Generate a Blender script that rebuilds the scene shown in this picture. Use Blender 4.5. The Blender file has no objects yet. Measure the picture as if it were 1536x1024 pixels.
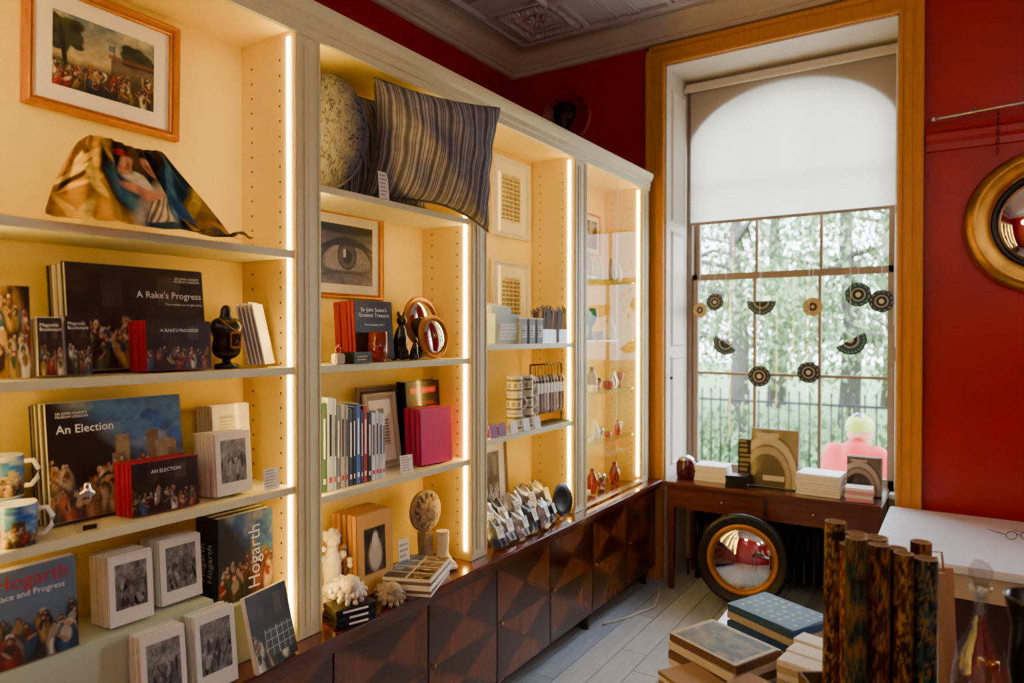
import bpy, bmesh, math, random
import numpy as np
from mathutils import Vector, Matrix, Euler
R=math.radians
rnd=random.Random(7)
SC=bpy.context.scene

# ------------------------------------------------------------ colours / materials
def lin(h):
    h=h.lstrip('#'); o=[]
    for i in (0,2,4):
        c=int(h[i:i+2],16)/255
        o.append(c/12.92 if c<=.04045 else ((c+.055)/1.055)**2.4)
    return tuple(o)
MC={}
def mat(name,col='#808080',rough=.5,metal=0,var=0,vs=8,bump=0,bs=60,coat=0,emis=0,trans=0,attr=False,sheen=0,spec=None,stretch=None):
    if name in MC: return MC[name]
    m=bpy.data.materials.new(name); m.use_nodes=True; MC[name]=m
    nt=m.node_tree; n=nt.nodes; L=nt.links; p=n['Principled BSDF']
    c=lin(col) if isinstance(col,str) else col
    p.inputs['Base Color'].default_value=(*c,1)
    p.inputs['Roughness'].default_value=rough; p.inputs['Metallic'].default_value=metal
    if coat: p.inputs['Coat Weight'].default_value=coat; p.inputs['Coat Roughness'].default_value=.12
    if trans: p.inputs['Transmission Weight'].default_value=trans
    if sheen: p.inputs['Sheen Weight'].default_value=sheen
    if spec is not None: p.inputs['Specular IOR Level'].default_value=spec
    if emis:
        p.inputs['Emission Color'].default_value=(*c,1); p.inputs['Emission Strength'].default_value=emis
    tc=n.new('ShaderNodeTexCoord'); mp=n.new('ShaderNodeMapping'); L.new(tc.outputs['Object'],mp.inputs['Vector'])
    if stretch: mp.inputs['Scale'].default_value=stretch
    src=None
    if attr:
        a=n.new('ShaderNodeAttribute'); a.attribute_name='Col'; src=a.outputs['Color']; L.new(src,p.inputs['Base Color'])
    if var:
        t=n.new('ShaderNodeTexNoise'); t.inputs['Scale'].default_value=vs; t.inputs['Detail'].default_value=5
        L.new(mp.outputs[0],t.inputs['Vector'])
        r=n.new('ShaderNodeMapRange'); r.inputs[1].default_value=.3; r.inputs[2].default_value=.7
        r.inputs[3].default_value=1-var; r.inputs[4].default_value=1+var*.6
        L.new(t.outputs['Fac'],r.inputs[0])
        x=n.new('ShaderNodeVectorMath'); x.operation='MULTIPLY'
        if src: L.new(src,x.inputs[0])
        else: x.inputs[0].default_value=c
        L.new(r.outputs[0],x.inputs[1]); L.new(x.outputs[0],p.inputs['Base Color'])
    if bump:
        t=n.new('ShaderNodeTexNoise'); t.inputs['Scale'].default_value=bs; t.inputs['Detail'].default_value=4
        L.new(mp.outputs[0],t.inputs['Vector'])
        b=n.new('ShaderNodeBump'); b.inputs['Strength'].default_value=bump; b.inputs['Distance'].default_value=.004
        L.new(t.outputs['Fac'],b.inputs['Height']); L.new(b.outputs[0],p.inputs['Normal'])
    return m
def glassmat(name,tint=(1,1,1),gl=.05,rough=.02):
    if name in MC: return MC[name]
    m=bpy.data.materials.new(name); m.use_nodes=True; MC[name]=m
    nt=m.node_tree; n=nt.nodes; L=nt.links; n.remove(n['Principled BSDF'])
    o=n['Material Output']; t=n.new('ShaderNodeBsdfTransparent'); t.inputs[0].default_value=(*tint,1)
    g=n.new('ShaderNodeBsdfGlossy'); g.inputs['Roughness'].default_value=rough
    x=n.new('ShaderNodeMixShader'); x.inputs[0].default_value=gl; L.new(t.outputs[0],x.inputs[1]); L.new(g.outputs[0],x.inputs[2])
    L.new(x.outputs[0],o.inputs[0]); return m
def translucent(name,col,fac=.5):
    if name in MC: return MC[name]
    m=bpy.data.materials.new(name); m.use_nodes=True; MC[name]=m
    nt=m.node_tree; n=nt.nodes; L=nt.links; n.remove(n['Principled BSDF']); o=n['Material Output']
    c=(*lin(col),1)
    a=n.new('ShaderNodeBsdfDiffuse'); a.inputs[0].default_value=c
    b=n.new('ShaderNodeBsdfTranslucent'); b.inputs[0].default_value=c
    x=n.new('ShaderNodeMixShader'); x.inputs[0].default_value=fac
    L.new(a.outputs[0],x.inputs[1]); L.new(b.outputs[0],x.inputs[2]); L.new(x.outputs[0],o.inputs[0]); return m

red=mat('red_wall_paint','#a4000c',.34,var=.16,vs=2.5,bump=.25,bs=25)
cream=mat('cream_cabinet_paint','#e2d9a6',.38,var=.03,vs=5)
yell=mat('yellow_interior_paint','#f5da66',.5,var=.04,vs=4)
plaster=mat('ceiling_plaster','#b9acab',.8,var=.06,vs=4)
corn=mat('cornice_paint','#c2b79e',.7,var=.08,vs=6)
ochre=mat('ochre_casing_paint','#cf8a1a',.4,var=.12,vs=6,stretch=(8,8,1))
white=mat('white_paint','#e4e0d8',.45,var=.03)
mahog=mat('mahogany_wood','#5c2410',.2,var=.35,vs=5,coat=.5,stretch=(12,1,12))
mahog2=mat('table_mahogany','#5f2a14',.25,var=.35,vs=5,coat=.4,stretch=(1,12,12))
dark=mat('dark_wood','#1d0f0a',.4,var=.2)
gold=mat('gilt','#b97a14',.35,.45,var=.15,vs=40,bump=.15,bs=120)
black=mat('black_lacquer','#0b0b0c',.3)
iron=mat('black_iron','#0c0d0e',.45,.3)
paper=mat('white_paper','#eeeae0',.6)
pedge=mat('page_edges','#ddd6c6',.7,var=.15,vs=200,stretch=(.1,1,1))
pr=mat('printed_card','#ffffff',.5,attr=True,spec=.3)
prg=mat('glossy_print','#ffffff',.3,attr=True,spec=.3)
prc=mat('printed_cloth','#ffffff',.85,attr=True,spec=.15)
ven=mat('veneer_varnish','#ffffff',.16,attr=True,coat=.4,var=.15,vs=30,stretch=(1,1,.12))
mirror=mat('mirror_glass','#e8e8e8',.03,1)
silver=mat('silver','#c9c9cc',.22,1)
brass=mat('brass','#b98b3a',.25,1)
redc=mat('crimson_card','#b00c18',.35)
plastr=mat('white_plaster','#cdc3ae',.65,var=.15,vs=30)
stone=mat('aged_plaster','#a3947c',.75,var=.35,vs=25,bump=.5,bs=120)
led=mat('led_warm','#ffcc5c',.5,emis=62)
holem=mat('peg_hole','#2b2010',.9)
clear=glassmat('clear_glass',gl=.035)
acry=glassmat('acrylic',(.97,.98,.98),.10)
bagm=glassmat('plastic_film',(.97,.98,.99),.03,.1)
wtx=mat('text_white','#f4f2ea',.5); rtx=mat('text_red','#c3161d',.5); btx=mat('text_black','#151515',.5)

# ------------------------------------------------------------ mesh builder
def T(x,y,z,rx=0,ry=0,rz=0): return Matrix.Translation((x,y,z))@Euler((R(rx),R(ry),R(rz))).to_matrix().to_4x4()
class B:
    def __init__(s,name):
        s.name=name; s.V=[];s.F=[];s.MI=[];s.SM=[];s.C=[];s.mats=[]
    def m(s,mt):
        if mt not in s.mats: s.mats.append(mt)
        return s.mats.index(mt)
    def add(s,vs,fs,mt,M=None,smooth=False,cols=None):
        o=len(s.V)
        if M is not None: vs=[M@Vector(v) for v in vs]
        s.V+=[tuple(v) for v in vs]; s.C+= list(cols) if cols is not None else [(1,1,1)]*len(vs)
        k=s.m(mt)
        for f in fs: s.F.append([i+o for i in f]); s.MI.append(k); s.SM.append(smooth)
        return s
    def box(s,c,d,mt,rot=(0,0,0),bev=0,M=None):
        X=T(*c,*rot)
        if M is not None: X=M@X
        if bev:
            bm=bmesh.new(); bmesh.ops.create_cube(bm,size=1)
            for v in bm.verts: v.co=Vector((v.co.x*d[0],v.co.y*d[1],v.co.z*d[2]))
            bmesh.ops.bevel(bm,geom=bm.edges[:],offset=min(bev,min(d)*.45),segments=2,affect='EDGES')
            bm.verts.index_update()
            vs=[v.co.copy() for v in bm.verts]; fs=[[v.index for v in f.verts] for f in bm.faces]; bm.free()
        else:
            a,b,e=d[0]/2,d[1]/2,d[2]/2
            vs=[(-a,-b,-e),(a,-b,-e),(a,b,-e),(-a,b,-e),(-a,-b,e),(a,-b,e),(a,b,e),(-a,b,e)]
            fs=[(0,3,2,1),(4,5,6,7),(0,1,5,4),(1,2,6,5),(2,3,7,6),(3,0,4,7)]
        return s.add(vs,fs,mt,X)
    def bb(s,x0,x1,y0,y1,z0,z1,mt,bev=0):
        return s.box(((x0+x1)/2,(y0+y1)/2,(z0+z1)/2),(x1-x0,y1-y0,z1-z0),mt,bev=bev)
    def lathe(s,prof,mt,n=28,M=None,smooth=True,fn=None):
        vs=[];fs=[];cs=[]
        for i,(r,z) in enumerate(prof):
            for j in range(n):
                a=2*math.pi*j/n; vs.append((r*math.cos(a),r*math.sin(a),z))
        for i in range(len(prof)-1):
            for j in range(n):
                k=(j+1)%n; fs.append((i*n+j,i*n+k,(i+1)*n+k,(i+1)*n+j))
        if fn is not None:
            U=np.array([ (j/n) for i in range(len(prof)) for j in range(n)]); V=np.array([i/(len(prof)-1) for i in range(len(prof)) for j in range(n)])
            cs=[tuple(c) for c in fn(U,V)]
        return s.add(vs,fs,mt,M,smooth,cs or None)
    def cyl(s,c,r,h,mt,rot=(0,0,0),n=24,r2=None,M=None,smooth=True):
        r2=r if r2 is None else r2
        X=T(*c,*rot)
        if M is not None: X=M@X
        s.lathe([(r,-h/2),(r2,h/2)],mt,n,X,smooth)
        for z,rr,f in((-h/2,r,-1),(h/2,r2,1)):
            vs=[(rr*math.cos(2*math.pi*j/n),rr*math.sin(2*math.pi*j/n),z) for j in range(n)]
            s.add(vs,[list(range(n))[::f]],mt,X)
        return s
    def sph(s,c,r,mt,n=16,M=None,rot=(0,0,0)):
        if not isinstance(r,tuple): r=(r,r,r)
        X=T(*c,*rot)@Matrix.Diagonal((*r,1))
        if M is not None: X=M@X
        k=max(6,n//2+2)
        return s.lathe([(math.sin(math.pi*i/k)+(1e-4),-math.cos(math.pi*i/k)) for i in range(k+1)],mt,n,X)
    def tube(s,pts,r,mt,n=8,closed=False,M=None):
        P=[Vector(p) for p in pts]; N=len(P); vs=[];fs=[]
        up=Vector((0,0,1))
        for i,p in enumerate(P):
            a=P[(i-1)%N] if (closed or i>0) else p; b=P[(i+1)%N] if (closed or i<N-1) else p
            t=(b-a).normalized(); u=up if abs(t.dot(up))<.95 else Vector((1,0,0))
            x=t.cross(u).normalized(); y=t.cross(x)
            rr=r[i] if isinstance(r,(list,tuple)) else r
            for j in range(n):
                an=2*math.pi*j/n; vs.append(p+x*math.cos(an)*rr+y*math.sin(an)*rr)
        for i in range(N if closed else N-1):
            for j in range(n):
                k=(j+1)%n; i2=(i+1)%N
                fs.append((i*n+j,i*n+k,i2*n+k,i2*n+j))
        if not closed: fs.append(list(range(n))[::-1]); fs.append([(N-1)*n+j for j in range(n)])
        return s.add(vs,fs,mt,M,True)
    def pic(s,cx,y,z0,w,h,fn,mt=None,nx=40,ny=40,M=None,surf=None):
        mt=mt or pr
        U,V=np.meshgrid(np.linspace(0,1,nx+1),np.linspace(0,1,ny+1)); U=U.ravel();V=V.ravel()
        col=np.clip(fn(U,V),0,1)
        if surf: vs=[surf(a,b) for a,b in zip(U,V)]
        else: vs=[(cx+(a-.5)*w,y,z0+b*h) for a,b in zip(U,V)]
        fs=[(j*(nx+1)+i,j*(nx+1)+i+1,(j+1)*(nx+1)+i+1,(j+1)*(nx+1)+i) for j in range(ny) for i in range(nx)]
        return s.add(vs,fs,mt,M,surf is not None,[tuple(c) for c in col])
    def rectsweep(s,x0,x1,a0,a1,prof,mt,plane='xz',closed=True,M=None):
        vs=[];fs=[];k=len(prof)
        for sx,sa in((0,0),(1,0),(1,1),(0,1)):
            for o,p in prof:
                x=x1+o if sx else x0-o; a=a1+o if sa else a0-o
                vs.append((x,p,a) if plane=='xz' else (x,a,p))
        for c in range(4):
            d=(c+1)%4
            for i in range(k if closed else k-1):
                j=(i+1)%k; fs.append((c*k+i,d*k+i,d*k+j,c*k+j))
        return s.add(vs,fs,mt,M)
    def text(s,t,size,M,mt,ext=0.0,align='LEFT'):
        cu=bpy.data.curves.new('t','FONT'); cu.body=t; cu.size=size; cu.align_x=align; cu.extrude=ext; cu.resolution_u=2; cu.space_line=.95
        ob=bpy.data.objects.new('t',cu); SC.collection.objects.link(ob); bpy.context.view_layer.update()
        me=bpy.data.meshes.new_from_object(ob.evaluated_get(bpy.context.evaluated_depsgraph_get()))
        vs=[v.co.copy() for v in me.vertices]; fs=[list(p.vertices) for p in me.polygons]
        bpy.data.objects.remove(ob); bpy.data.curves.remove(cu); bpy.data.meshes.remove(me)
        return s.add(vs,fs,mt,M@T(0,0,0,90,0,0))
    def meta(s,els,mt,sc=10,res=.1,M=None,disp=0):
        mb=bpy.data.metaballs.new('mb'); mb.resolution=res; mb.render_resolution=res; mb.threshold=.6
        for e in els:
            el=mb.elements.new(); el.co=[v*sc for v in e[:3]]
            el.radius=e[3]*sc/.575
        ob=bpy.data.objects.new('mbx%d'%rnd.randint(0,10**8),mb); SC.collection.objects.link(ob); bpy.context.view_layer.update()
        dg=bpy.context.evaluated_depsgraph_get()
        me=bpy.data.meshes.new_from_object(ob.evaluated_get(dg))
        vs=[v.co/sc for v in me.vertices]; fs=[list(p.vertices) for p in me.polygons]
        bpy.data.objects.remove(ob); bpy.data.metaballs.remove(mb); bpy.data.meshes.remove(me)
        if disp:
            from mathutils import noise
            vs=[v+Vector((noise.noise(v*90),noise.noise(v*90+Vector((5,0,0))),noise.noise(v*90+Vector((0,9,0)))))*disp for v in vs]
        return s.add(vs,fs,mt,M,True)
    def done(s,loc=(0,0,0),rot=(0,0,0),parent=None):
        me=bpy.data.meshes.new(s.name); me.from_pydata(s.V,[],s.F)
        for m_ in s.mats: me.materials.append(m_)
        me.polygons.foreach_set('material_index',s.MI); me.polygons.foreach_set('use_smooth',s.SM)
        a=me.color_attributes.new('Col','FLOAT_COLOR','POINT')
        a.data.foreach_set('color',np.hstack([np.array(s.C,dtype=float),np.ones((len(s.C),1))]).ravel())
        me.update()
        ob=bpy.data.objects.new(s.name,me); SC.collection.objects.link(ob)
        ob.location=loc; ob.rotation_euler=[R(q) for q in rot]
        if parent: ob.parent=parent
        return ob

# ------------------------------------------------------------ painters (colour functions)
def vn(U,V,sc,seed):
    r=np.random.RandomState(seed); n=int(sc)+4; g=r.rand(n,n)
    x=np.clip(U,0,1)*sc; y=np.clip(V,0,1)*sc; xi=x.astype(int); yi=y.astype(int); fx=x-xi; fy=y-yi
    fx=fx*fx*(3-2*fx); fy=fy*fy*(3-2*fy)
    return (g[yi,xi]*(1-fx)+g[yi,xi+1]*fx)*(1-fy)+(g[yi+1,xi]*(1-fx)+g[yi+1,xi+1]*fx)*fy
def fbm(U,V,sc,seed): return (vn(U,V,sc,seed)+.5*vn(U,V,sc*2.1,seed+1)+.25*vn(U,V,sc*4.3,seed+2))/1.75
def C(h): return np.array(lin(h))
def mixc(a,b,t): t=np.clip(t,0,1)[:,None]; return a*(1-t)+b*t
def ell(img,U,V,cx,cy,rx,ry,col,soft=.25,ang=0):
    ca,sa=math.cos(ang),math.sin(ang); dx=U-cx; dy=V-cy
    d=np.sqrt(((dx*ca+dy*sa)/rx)**2+((-dx*sa+dy*ca)/ry)**2)
    return mixc(img,C(col) if isinstance(col,str) else col,(1+soft-d)/soft)
PAL=['#8a2418','#b08a48','#2f4f66','#cfc0a0','#3f5538','#7d4622','#b09070','#161a22','#9a5236','#d8cbb0','#8a7438','#2a211a','#46382a']
def figures(img,U,V,r,n,y0,y1,s,pal=PAL,asp=1.0):
    n=int(n*1.9); s=s*.78
    u=U+.02*(vn(U,V,14,n)-.5); v=V+.02*(vn(U,V,14,n+1)-.5)
    for i in range(n):
        t=i/n; cx=r.uniform(.02,.98); y=y1-(y1-y0)*t+r.uniform(-.03,.03); k=s*(.75+.45*t)*r.uniform(.85,1.15); an=r.uniform(-.35,.35)
        c=C(pal[r.randint(len(pal))])*r.uniform(.5,1); c2=C(pal[r.randint(len(pal))])*r.uniform(.5,1)
        img=ell(img,u,v,cx+.04*k,y-.02,k*.22/asp,k*.48,c*.25,.5,an)
        img=ell(img,u,v,cx,y,k*.19/asp,k*.46,c,.45,an)
        img=ell(img,u,v,cx-.06*k/asp,y+.05*k,k*.06/asp,k*.36,np.clip(c*1.8,0,.8),.8,an)
        img=ell(img,u,v,cx+r.uniform(-.08,.08)*k,y+.25*k,k*.11/asp,k*.2,c2,.4,r.uniform(-.8,.8))
        img=ell(img,u,v,cx+r.uniform(-.18,.18)*k,y+.15*k,k*.03/asp,k*.16,C('#b08460'),.5,r.uniform(-1.3,1.3))
        hx=cx+r.uniform(-.08,.08)*k; hy=y+.54*k
        img=ell(img,u,v,hx,hy+.02*k,k*.075/asp,k*.09,C(['#cfc4b0','#1b1512','#4a3020','#2a1c14'][r.randint(4)]),.4)
        img=ell(img,u,v,hx-.01*k,hy-.01*k,k*.05/asp,k*.065,C('#c8946c')*r.uniform(.65,1.05),.5)
    return img
def tavern(seed,asp=1.3,n=16):
    def f(U,V):
        r=np.random.RandomState(seed)
        img=mixc(C('#120e0b')*np.ones((len(U),3)),C('#43321f'),fbm(U,V,5,seed)*1.3-.35)
        img=mixc(img,C('#5d4a34'),np.where((abs(U-.72)<.09)&(V>.62)&(V<.92),.6,0.)); img=mixc(img,C('#3a3228'),np.where((abs(U-.3)<.07)&(V>.6)&(V<.85),.8,0.))
        img=figures(img,U,V,r,n,.08,.38,.30,asp=asp)
        return img*(0.55+.6*fbm(U,V,22,seed+9))[:,None]
    return f
def landscape(seed,asp=1.3,n=18):
    def f(U,V):
        r=np.random.RandomState(seed)
        img=mixc(C('#c8b688')*np.ones((len(U),3)),C('#336c9c'),V*1.7-.75)
        img=mixc(img,C('#d4ccb4'),(fbm(U,V,4,seed)-.5)*3)
        img=mixc(img,C('#3c3420'),(.40-V+.1*fbm(U,V,6,seed+2))*8)
        for i in range(26): img=ell(img,U,V,r.uniform(0,.24),r.uniform(.55,.95),r.uniform(.03,.08),r.uniform(.03,.08),C(['#18201a','#26301e','#3a4020'][r.randint(3)]),.5)
        img=ell(img,U,V,.1,.5,.02,.3,'#1a1610',.4,.1)
        for i in range(22): img=ell(img,U,V,r.uniform(.7,1),r.uniform(.58,.8),r.uniform(.03,.07),r.uniform(.03,.06),C(['#20281c','#35401f'][r.randint(2)]),.5)
        img=mixc(img,C('#2a2018'),np.where((U>.55)&(V<.6)&(V>.3),1.,0.)*.75)
        img=mixc(img,C('#7a4428'),np.where((U>.52)&(V<.64)&(V>.59),1.,0.)*.8)
        img=mixc(img,C('#2f62a0'),np.where((U>.52)&(U<.58)&(V<.76)&(V>.68),.8,0.)); img=mixc(img,C('#5a4a3a'),np.where((abs(U-.585)<.006)&(V<.78)&(V>.5),1.,0.))
        img=figures(img,U,V,r,n,.06,.34,.22,asp=asp)
        return img*(0.5+.5*fbm(U,V,22,seed+9))[:,None]
    return f
def election(seed,asp=1.3,n=20):
    def f(U,V):
        r=np.random.RandomState(seed)
        img=mixc(C('#171310')*np.ones((len(U),3)),C('#4478b0'),(V*1.0+U*1.1-1.05)*3)
        img=mixc(img,C('#b4b8b8'),(fbm(U,V,5,seed)-.5)*3*np.clip((V+U-1)*3,0,1))
        for i in range(7):
            a=r.uniform(.4,.95); img=mixc(img,C(['#8c7a58','#5d4c34','#a8986c'][r.randint(3)])*.8,np.where((abs(U-a)<.05)&(V<r.uniform(.5,.72)),1.,0.))
        for i in range(6): img=ell(img,U,V,.72+.05*i,.84-.05*i+.03*(i%2),.05,.035,C('#2f6ac0')*(.6+.2*(i%3)),.4,.5)
        img=figures(img,U,V,r,n,.06,.38,.30,asp=asp)
        return img*(0.5+.6*fbm(U,V,22,seed+9))[:,None]
    return f
def grey(fn,tint='#ffffff',lift=.02,g=1.5):
    def f(U,V):
        c=fn(U,V); l=(c@np.array([.3,.6,.1])); l=np.clip(l*g*2+lift,0,.75)
        return l[:,None]*C(tint)
    return f
def engr(seed): 
    def f(U,V):
        r=np.random.RandomState(seed); l=fbm(U,V,6,seed)*.35+.01
        l=np.where(V>.6,l*1.2+.05,l); img=l[:,None]*np.ones(3)
        for i in range(26):
            v=r.uniform(0.01,.6)**1.6; img=ell(img,U,V,r.rand(),r.uniform(.08,.55),r.uniform(.02,.06),r.uniform(.05,.16),np.ones(3)*v,.4,r.uniform(-.6,.6))
        img=img*(.5+.8*vn(U,V,40,seed+3))[:,None]
        return np.clip(img,0,.8)*C('#f6efe2')
    return f
def margin(fn,m,bg,mb=None,mt_=None):
    mb=m if mb is None else mb; mt_=m if mt_ is None else mt_
    def f(U,V):
        u=(U-m)/(1-2*m); v=(V-mb)/(1-mb-mt_)
        inn=(u>=0)&(u<=1)&(v>=0)&(v<=1)
        c=fn(np.clip(u,0,1),np.clip(v,0,1)); return np.where(inn[:,None],c,C(bg))
    return f
def flat(c,v=.0,seed=1):
    def f(U,V): return C(c)*(1-v+2*v*fbm(U,V,6,seed))[:,None]
    return f
def lines(bg,fg,seed,n=14):
    def f(U,V):
        r=np.random.RandomState(seed); img=C(bg)*np.ones((len(U),3))
        row=(V*n).astype(int); on=((V*n)%1>.45)&(U>.08)&(U<np.array([r.uniform(.6,.95) for _ in range(n+1)])[row])
        return np.where(on[:,None],C(fg),img)
    return f
def archives(seed,bg='#dccfa8'):
    def f(U,V):
        img=C(bg)*np.ones((len(U),3))
        a=((U*5)%1>.12)&((V*11)%1>.25)&(U>.06)&(U<.94)&(V>.05)&(V<.95)
        img=np.where(a[:,None],mixc(C('#8a6a34')*np.ones((len(U),3)),C('#5f6e68'),vn(U,V,9,seed)*1.6-.3),img); return img*(.6+.6*vn(U,V,30,seed))[:,None]
    return f
def eye(U,V):
    img=mixc(C('#3c3a3c')*np.ones((len(U),3)),C('#807c80'),fbm(U,V,5,3)*1.4-.2)
    img=ell(img,U,V,.5,.82,.5,.13,'#565256',.5); img=ell(img,U,V,.5,.93,.6,.07,'#1b191b',.4)
    u=U; v=V+.55*(U-.5)**2
    img=ell(img,u,v,.5,.50,.45,.27,'#100e10',.25); img=ell(img,u,v,.5,.47,.41,.22,'#868286',.2)
    img=ell(img,U,V,.5,.49,.17,.23,'#121012',.12); img=ell(img,U,V,.5,.49,.14,.19,'#504c50',.2)
    img=ell(img,U,V,.5,.47,.08,.11,'#050505',.2)
    img=ell(img,u,v,.5,.72,.44,.05,'#161416',.4)
    img=mixc(img,C('#c8c4c8'),np.where((abs(U-.45)<.025)&(abs(V-.53)<.07),.9,0.))
    img=mixc(img,C('#1b191b'),np.clip(1-abs(V-(.2-.3*(U-.5)**2))*25,0,1)*.6)
    return img*(.6+.4*vn(U,V,30,2))[:,None]
def scarfart(U,V):
    U0,V0=U,V; U=U+.035*(vn(U,V,8,1)-.5); V=V+.04*(vn(U0,V,8,2)-.5)
    img=mixc(C('#14130f')*np.ones((len(U),3)),C('#5a3d14'),fbm(U,V,5,5)*1.5-.3)
    img=ell(img,U,V,.12,.5,.17,.6,'#a8780c',.5)
    r=np.random.RandomState(3)
    for i in range(16): img=ell(img,U,V,r.uniform(.02,.28),r.uniform(.05,.9),.018,r.uniform(.08,.2),C(['#f0cc4a','#e0b030','#5a3c08','#c8961c','#3a2406'][r.randint(5)]),.7,r.uniform(-.7,.7))
    img=ell(img,U,V,.34,.1,.1,.12,'#b8862a',.5); img=ell(img,U,V,.31,.55,.05,.3,'#2a1a0c',.5,.2)
    img=ell(img,U,V,.46,.42,.11,.30,'#2b505a',.4,.3); img=ell(img,U,V,.44,.3,.03,.2,'#4a7884',.8,.3); img=ell(img,U,V,.49,.58,.05,.12,'#d8caae',.5,.6)
    img=ell(img,U,V,.58,.26,.09,.28,'#b8aa8a',.5,-.3)
    for i in range(8): img=ell(img,U,V,.53+.015*i,.22+.01*(i%3),.008,.2,C(['#6c5f44','#dccfae'][i%2]),.8,-.3)
    img=ell(img,U,V,.5,.46,.11,.034,'#cf8e66',.5,-.5); img=ell(img,U,V,.61,.44,.10,.03,'#d4966e',.5,.7); img=ell(img,U,V,.55,.40,.035,.035,'#cf8e66',.5)
    img=ell(img,U,V,.42,.80,.075,.14,'#1e120a',.4); img=ell(img,U,V,.44,.75,.042,.10,'#d89a6e',.5,-.3); img=ell(img,U,V,.452,.73,.016,.045,'#a86242',.8,-.3); img=ell(img,U,V,.41,.89,.06,.03,'#9a2018',.5,.3)
    img=ell(img,U,V,.68,.85,.08,.11,'#0e1216',.35); img=ell(img,U,V,.64,.75,.04,.095,'#d0906a',.5,.3); img=ell(img,U,V,.626,.73,.014,.04,'#9c5a40',.8,.3); img=ell(img,U,V,.69,.7,.035,.12,'#1e120a',.4)
    img=ell(img,U,V,.8,.5,.10,.35,'#1a3844',.4,-.3); img=ell(img,U,V,.76,.5,.02,.3,'#47788a',.8,-.3); img=ell(img,U,V,.9,.3,.08,.3,'#9a7818',.5,-.4); img=ell(img,U,V,.88,.35,.02,.22,'#d8b43c',.8,-.4)
    img=ell(img,U,V,.78,.2,.05,.22,'#2e5580',.4,.2); img=ell(img,U,V,.93,.1,.1,.08,'#b98a28',.4); img=ell(img,U,V,.6,.05,.14,.05,'#31425a',.4)
    return img*(.6+.6*fbm(U,V,18,77))[:,None]
def ticking(U,V):
    u=(U*3.0)%1
    base=C('#9a9aa2')*np.ones((len(U),3)); d=C('#37373f')
    on=np.zeros(len(U))
    for a,w in((.04,.018),(.10,.018),(.2,.05),(.32,.018),(.37,.018),(.42,.018),(.55,.07),(.68,.018),(.74,.018),(.86,.04),(.95,.015)):
        on=np.maximum(on,np.clip(1.5-abs(u-a)/w,0,1))
    img=mixc(base,d,on*.85)
    return img*(.85+.3*vn(U,V,30,5))[:,None]
def crackle(U,V):
    a=abs(fbm(U,V,12,3)-.5)*16; b=abs(fbm(U,V,16,13)-.5)*16
    return mixc(C('#1c1c22')*np.ones((len(U),3)),C('#5a5a66'),np.minimum(a,b)*1.5)
def marble(seed,p):
    def f(U,V):
        a=fbm(np.abs(((U+.5)%1)*2-1),V,5,seed); b=fbm(np.abs(((U+.5)%1)*2-1),V,9,seed+5)
        t=.5+.5*np.sin(14*(a+V*1.5)+9*b); t2=.5+.5*np.sin(23*b+6*a)
        img=mixc(C(p[0])*np.ones((len(U),3)),C(p[1]),t*1.1-.25); return mixc(img,C(p[2]),(t2-.75)*5)
    return f
def veneer(seed):
    def f(U,V):
        a=abs(U-.5)*2
        g=fbm(a,V*.5,5,seed); h=vn(U,V*.08,44,seed+4)
        v=(V*2)%1; d=abs(v-.5)*2
        # quarter-matched panels: four mirrored leaves per tile, alternately light and dark
        q=((V*2).astype(int)+seed)%2
        t=np.where(q==0,np.clip((d-a)*4+.5,0,1),np.clip((a-d)*4+.5,0,1))
        img=mixc(C('#2a0d06')*np.ones((len(U),3)),C('#4a1b0b'),g*.7+.3*h)
        img=mixc(img,C('#8c4519'),t*(.35+.25*g+.2*h)*np.clip(1.15-a*.45,0,1))
        e=np.clip((a-.975)*80,0,1); return mixc(img,C('#120503'),e)
    return f

# ------------------------------------------------------------ room shell
XW=-2.89; YW=4.45; XR=2.7; YB=-2.2; ZC=3.72
b=B('floor'); fm=[mat('floor_paint_%d'%i,c,.42,var=.12,vs=5,stretch=(6,1,1)) for i,c in enumerate(['#b0b8bc','#a2abb1','#b8bec0','#a9b1b8'])]
x=XW
while x<XR:
    w=.14; y=YB-rnd.random()*1.5
    while y<5.05:
        l=rnd.uniform(1.6,2.6); b.bb(x+.002,min(x+w-.002,XR),max(y+.002,YB),min(y+l-.002,5.05),-.03,0,fm[rnd.randint(0,3)]); y+=l
        if y>5.05: break
    x+=w
b.bb(XW,XR,YB,5.05,-.06,-.031,dark); b.done()
b=B('ceiling'); b.bb(XW,XR,YB,YW+.6,ZC,ZC+.1,plaster)
def rib(o,w,h):
    b.rectsweep(XW+o,XR-o,YB+o,YW-o,[(0,ZC),(0,ZC-h),(w*.3,ZC-h*1.3),(w*.7,ZC-h*1.3),(w,ZC-h),(w,ZC)],plaster,'xy')
for o,w,h in((.20,.02,.016),(.26,.03,.025),(.72,.04,.035),(.80,.02,.016),(1.1,.03,.02)): rib(o,w,h)
def wreath(cx,cy,s):
    for k in range(44):
        t=k/44*4; e=int(t); f=t-e-.5
        px,py=[(f,-.5),(.5,f),(-f,.5),(-.5,-f)][e]
        b.sph((cx+px*s,cy+py*s,ZC-.012),(.03,.018,.026),plaster,n=8,rot=(0,0,rnd.uniform(0,180)))
    b.rectsweep(cx-s*.33,cx+s*.33,cy-s*.33,cy+s*.33,[(0,ZC),(0,ZC-.018),(.02,ZC-.018),(.02,ZC)],plaster,'xy')
    b.rectsweep(cx-s*.62,cx+s*.62,cy-s*.62,cy+s*.62,[(0,ZC),(0,ZC-.022),(.025,ZC-.022),(.025,ZC)],plaster,'xy')
    for k in range(10):
        a=k*.628; b.sph((cx+.06*math.cos(a),cy+.06*math.sin(a),ZC-.008),(.03,.012,.015),plaster,n=8,rot=(0,0,math.degrees(a)))
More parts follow.
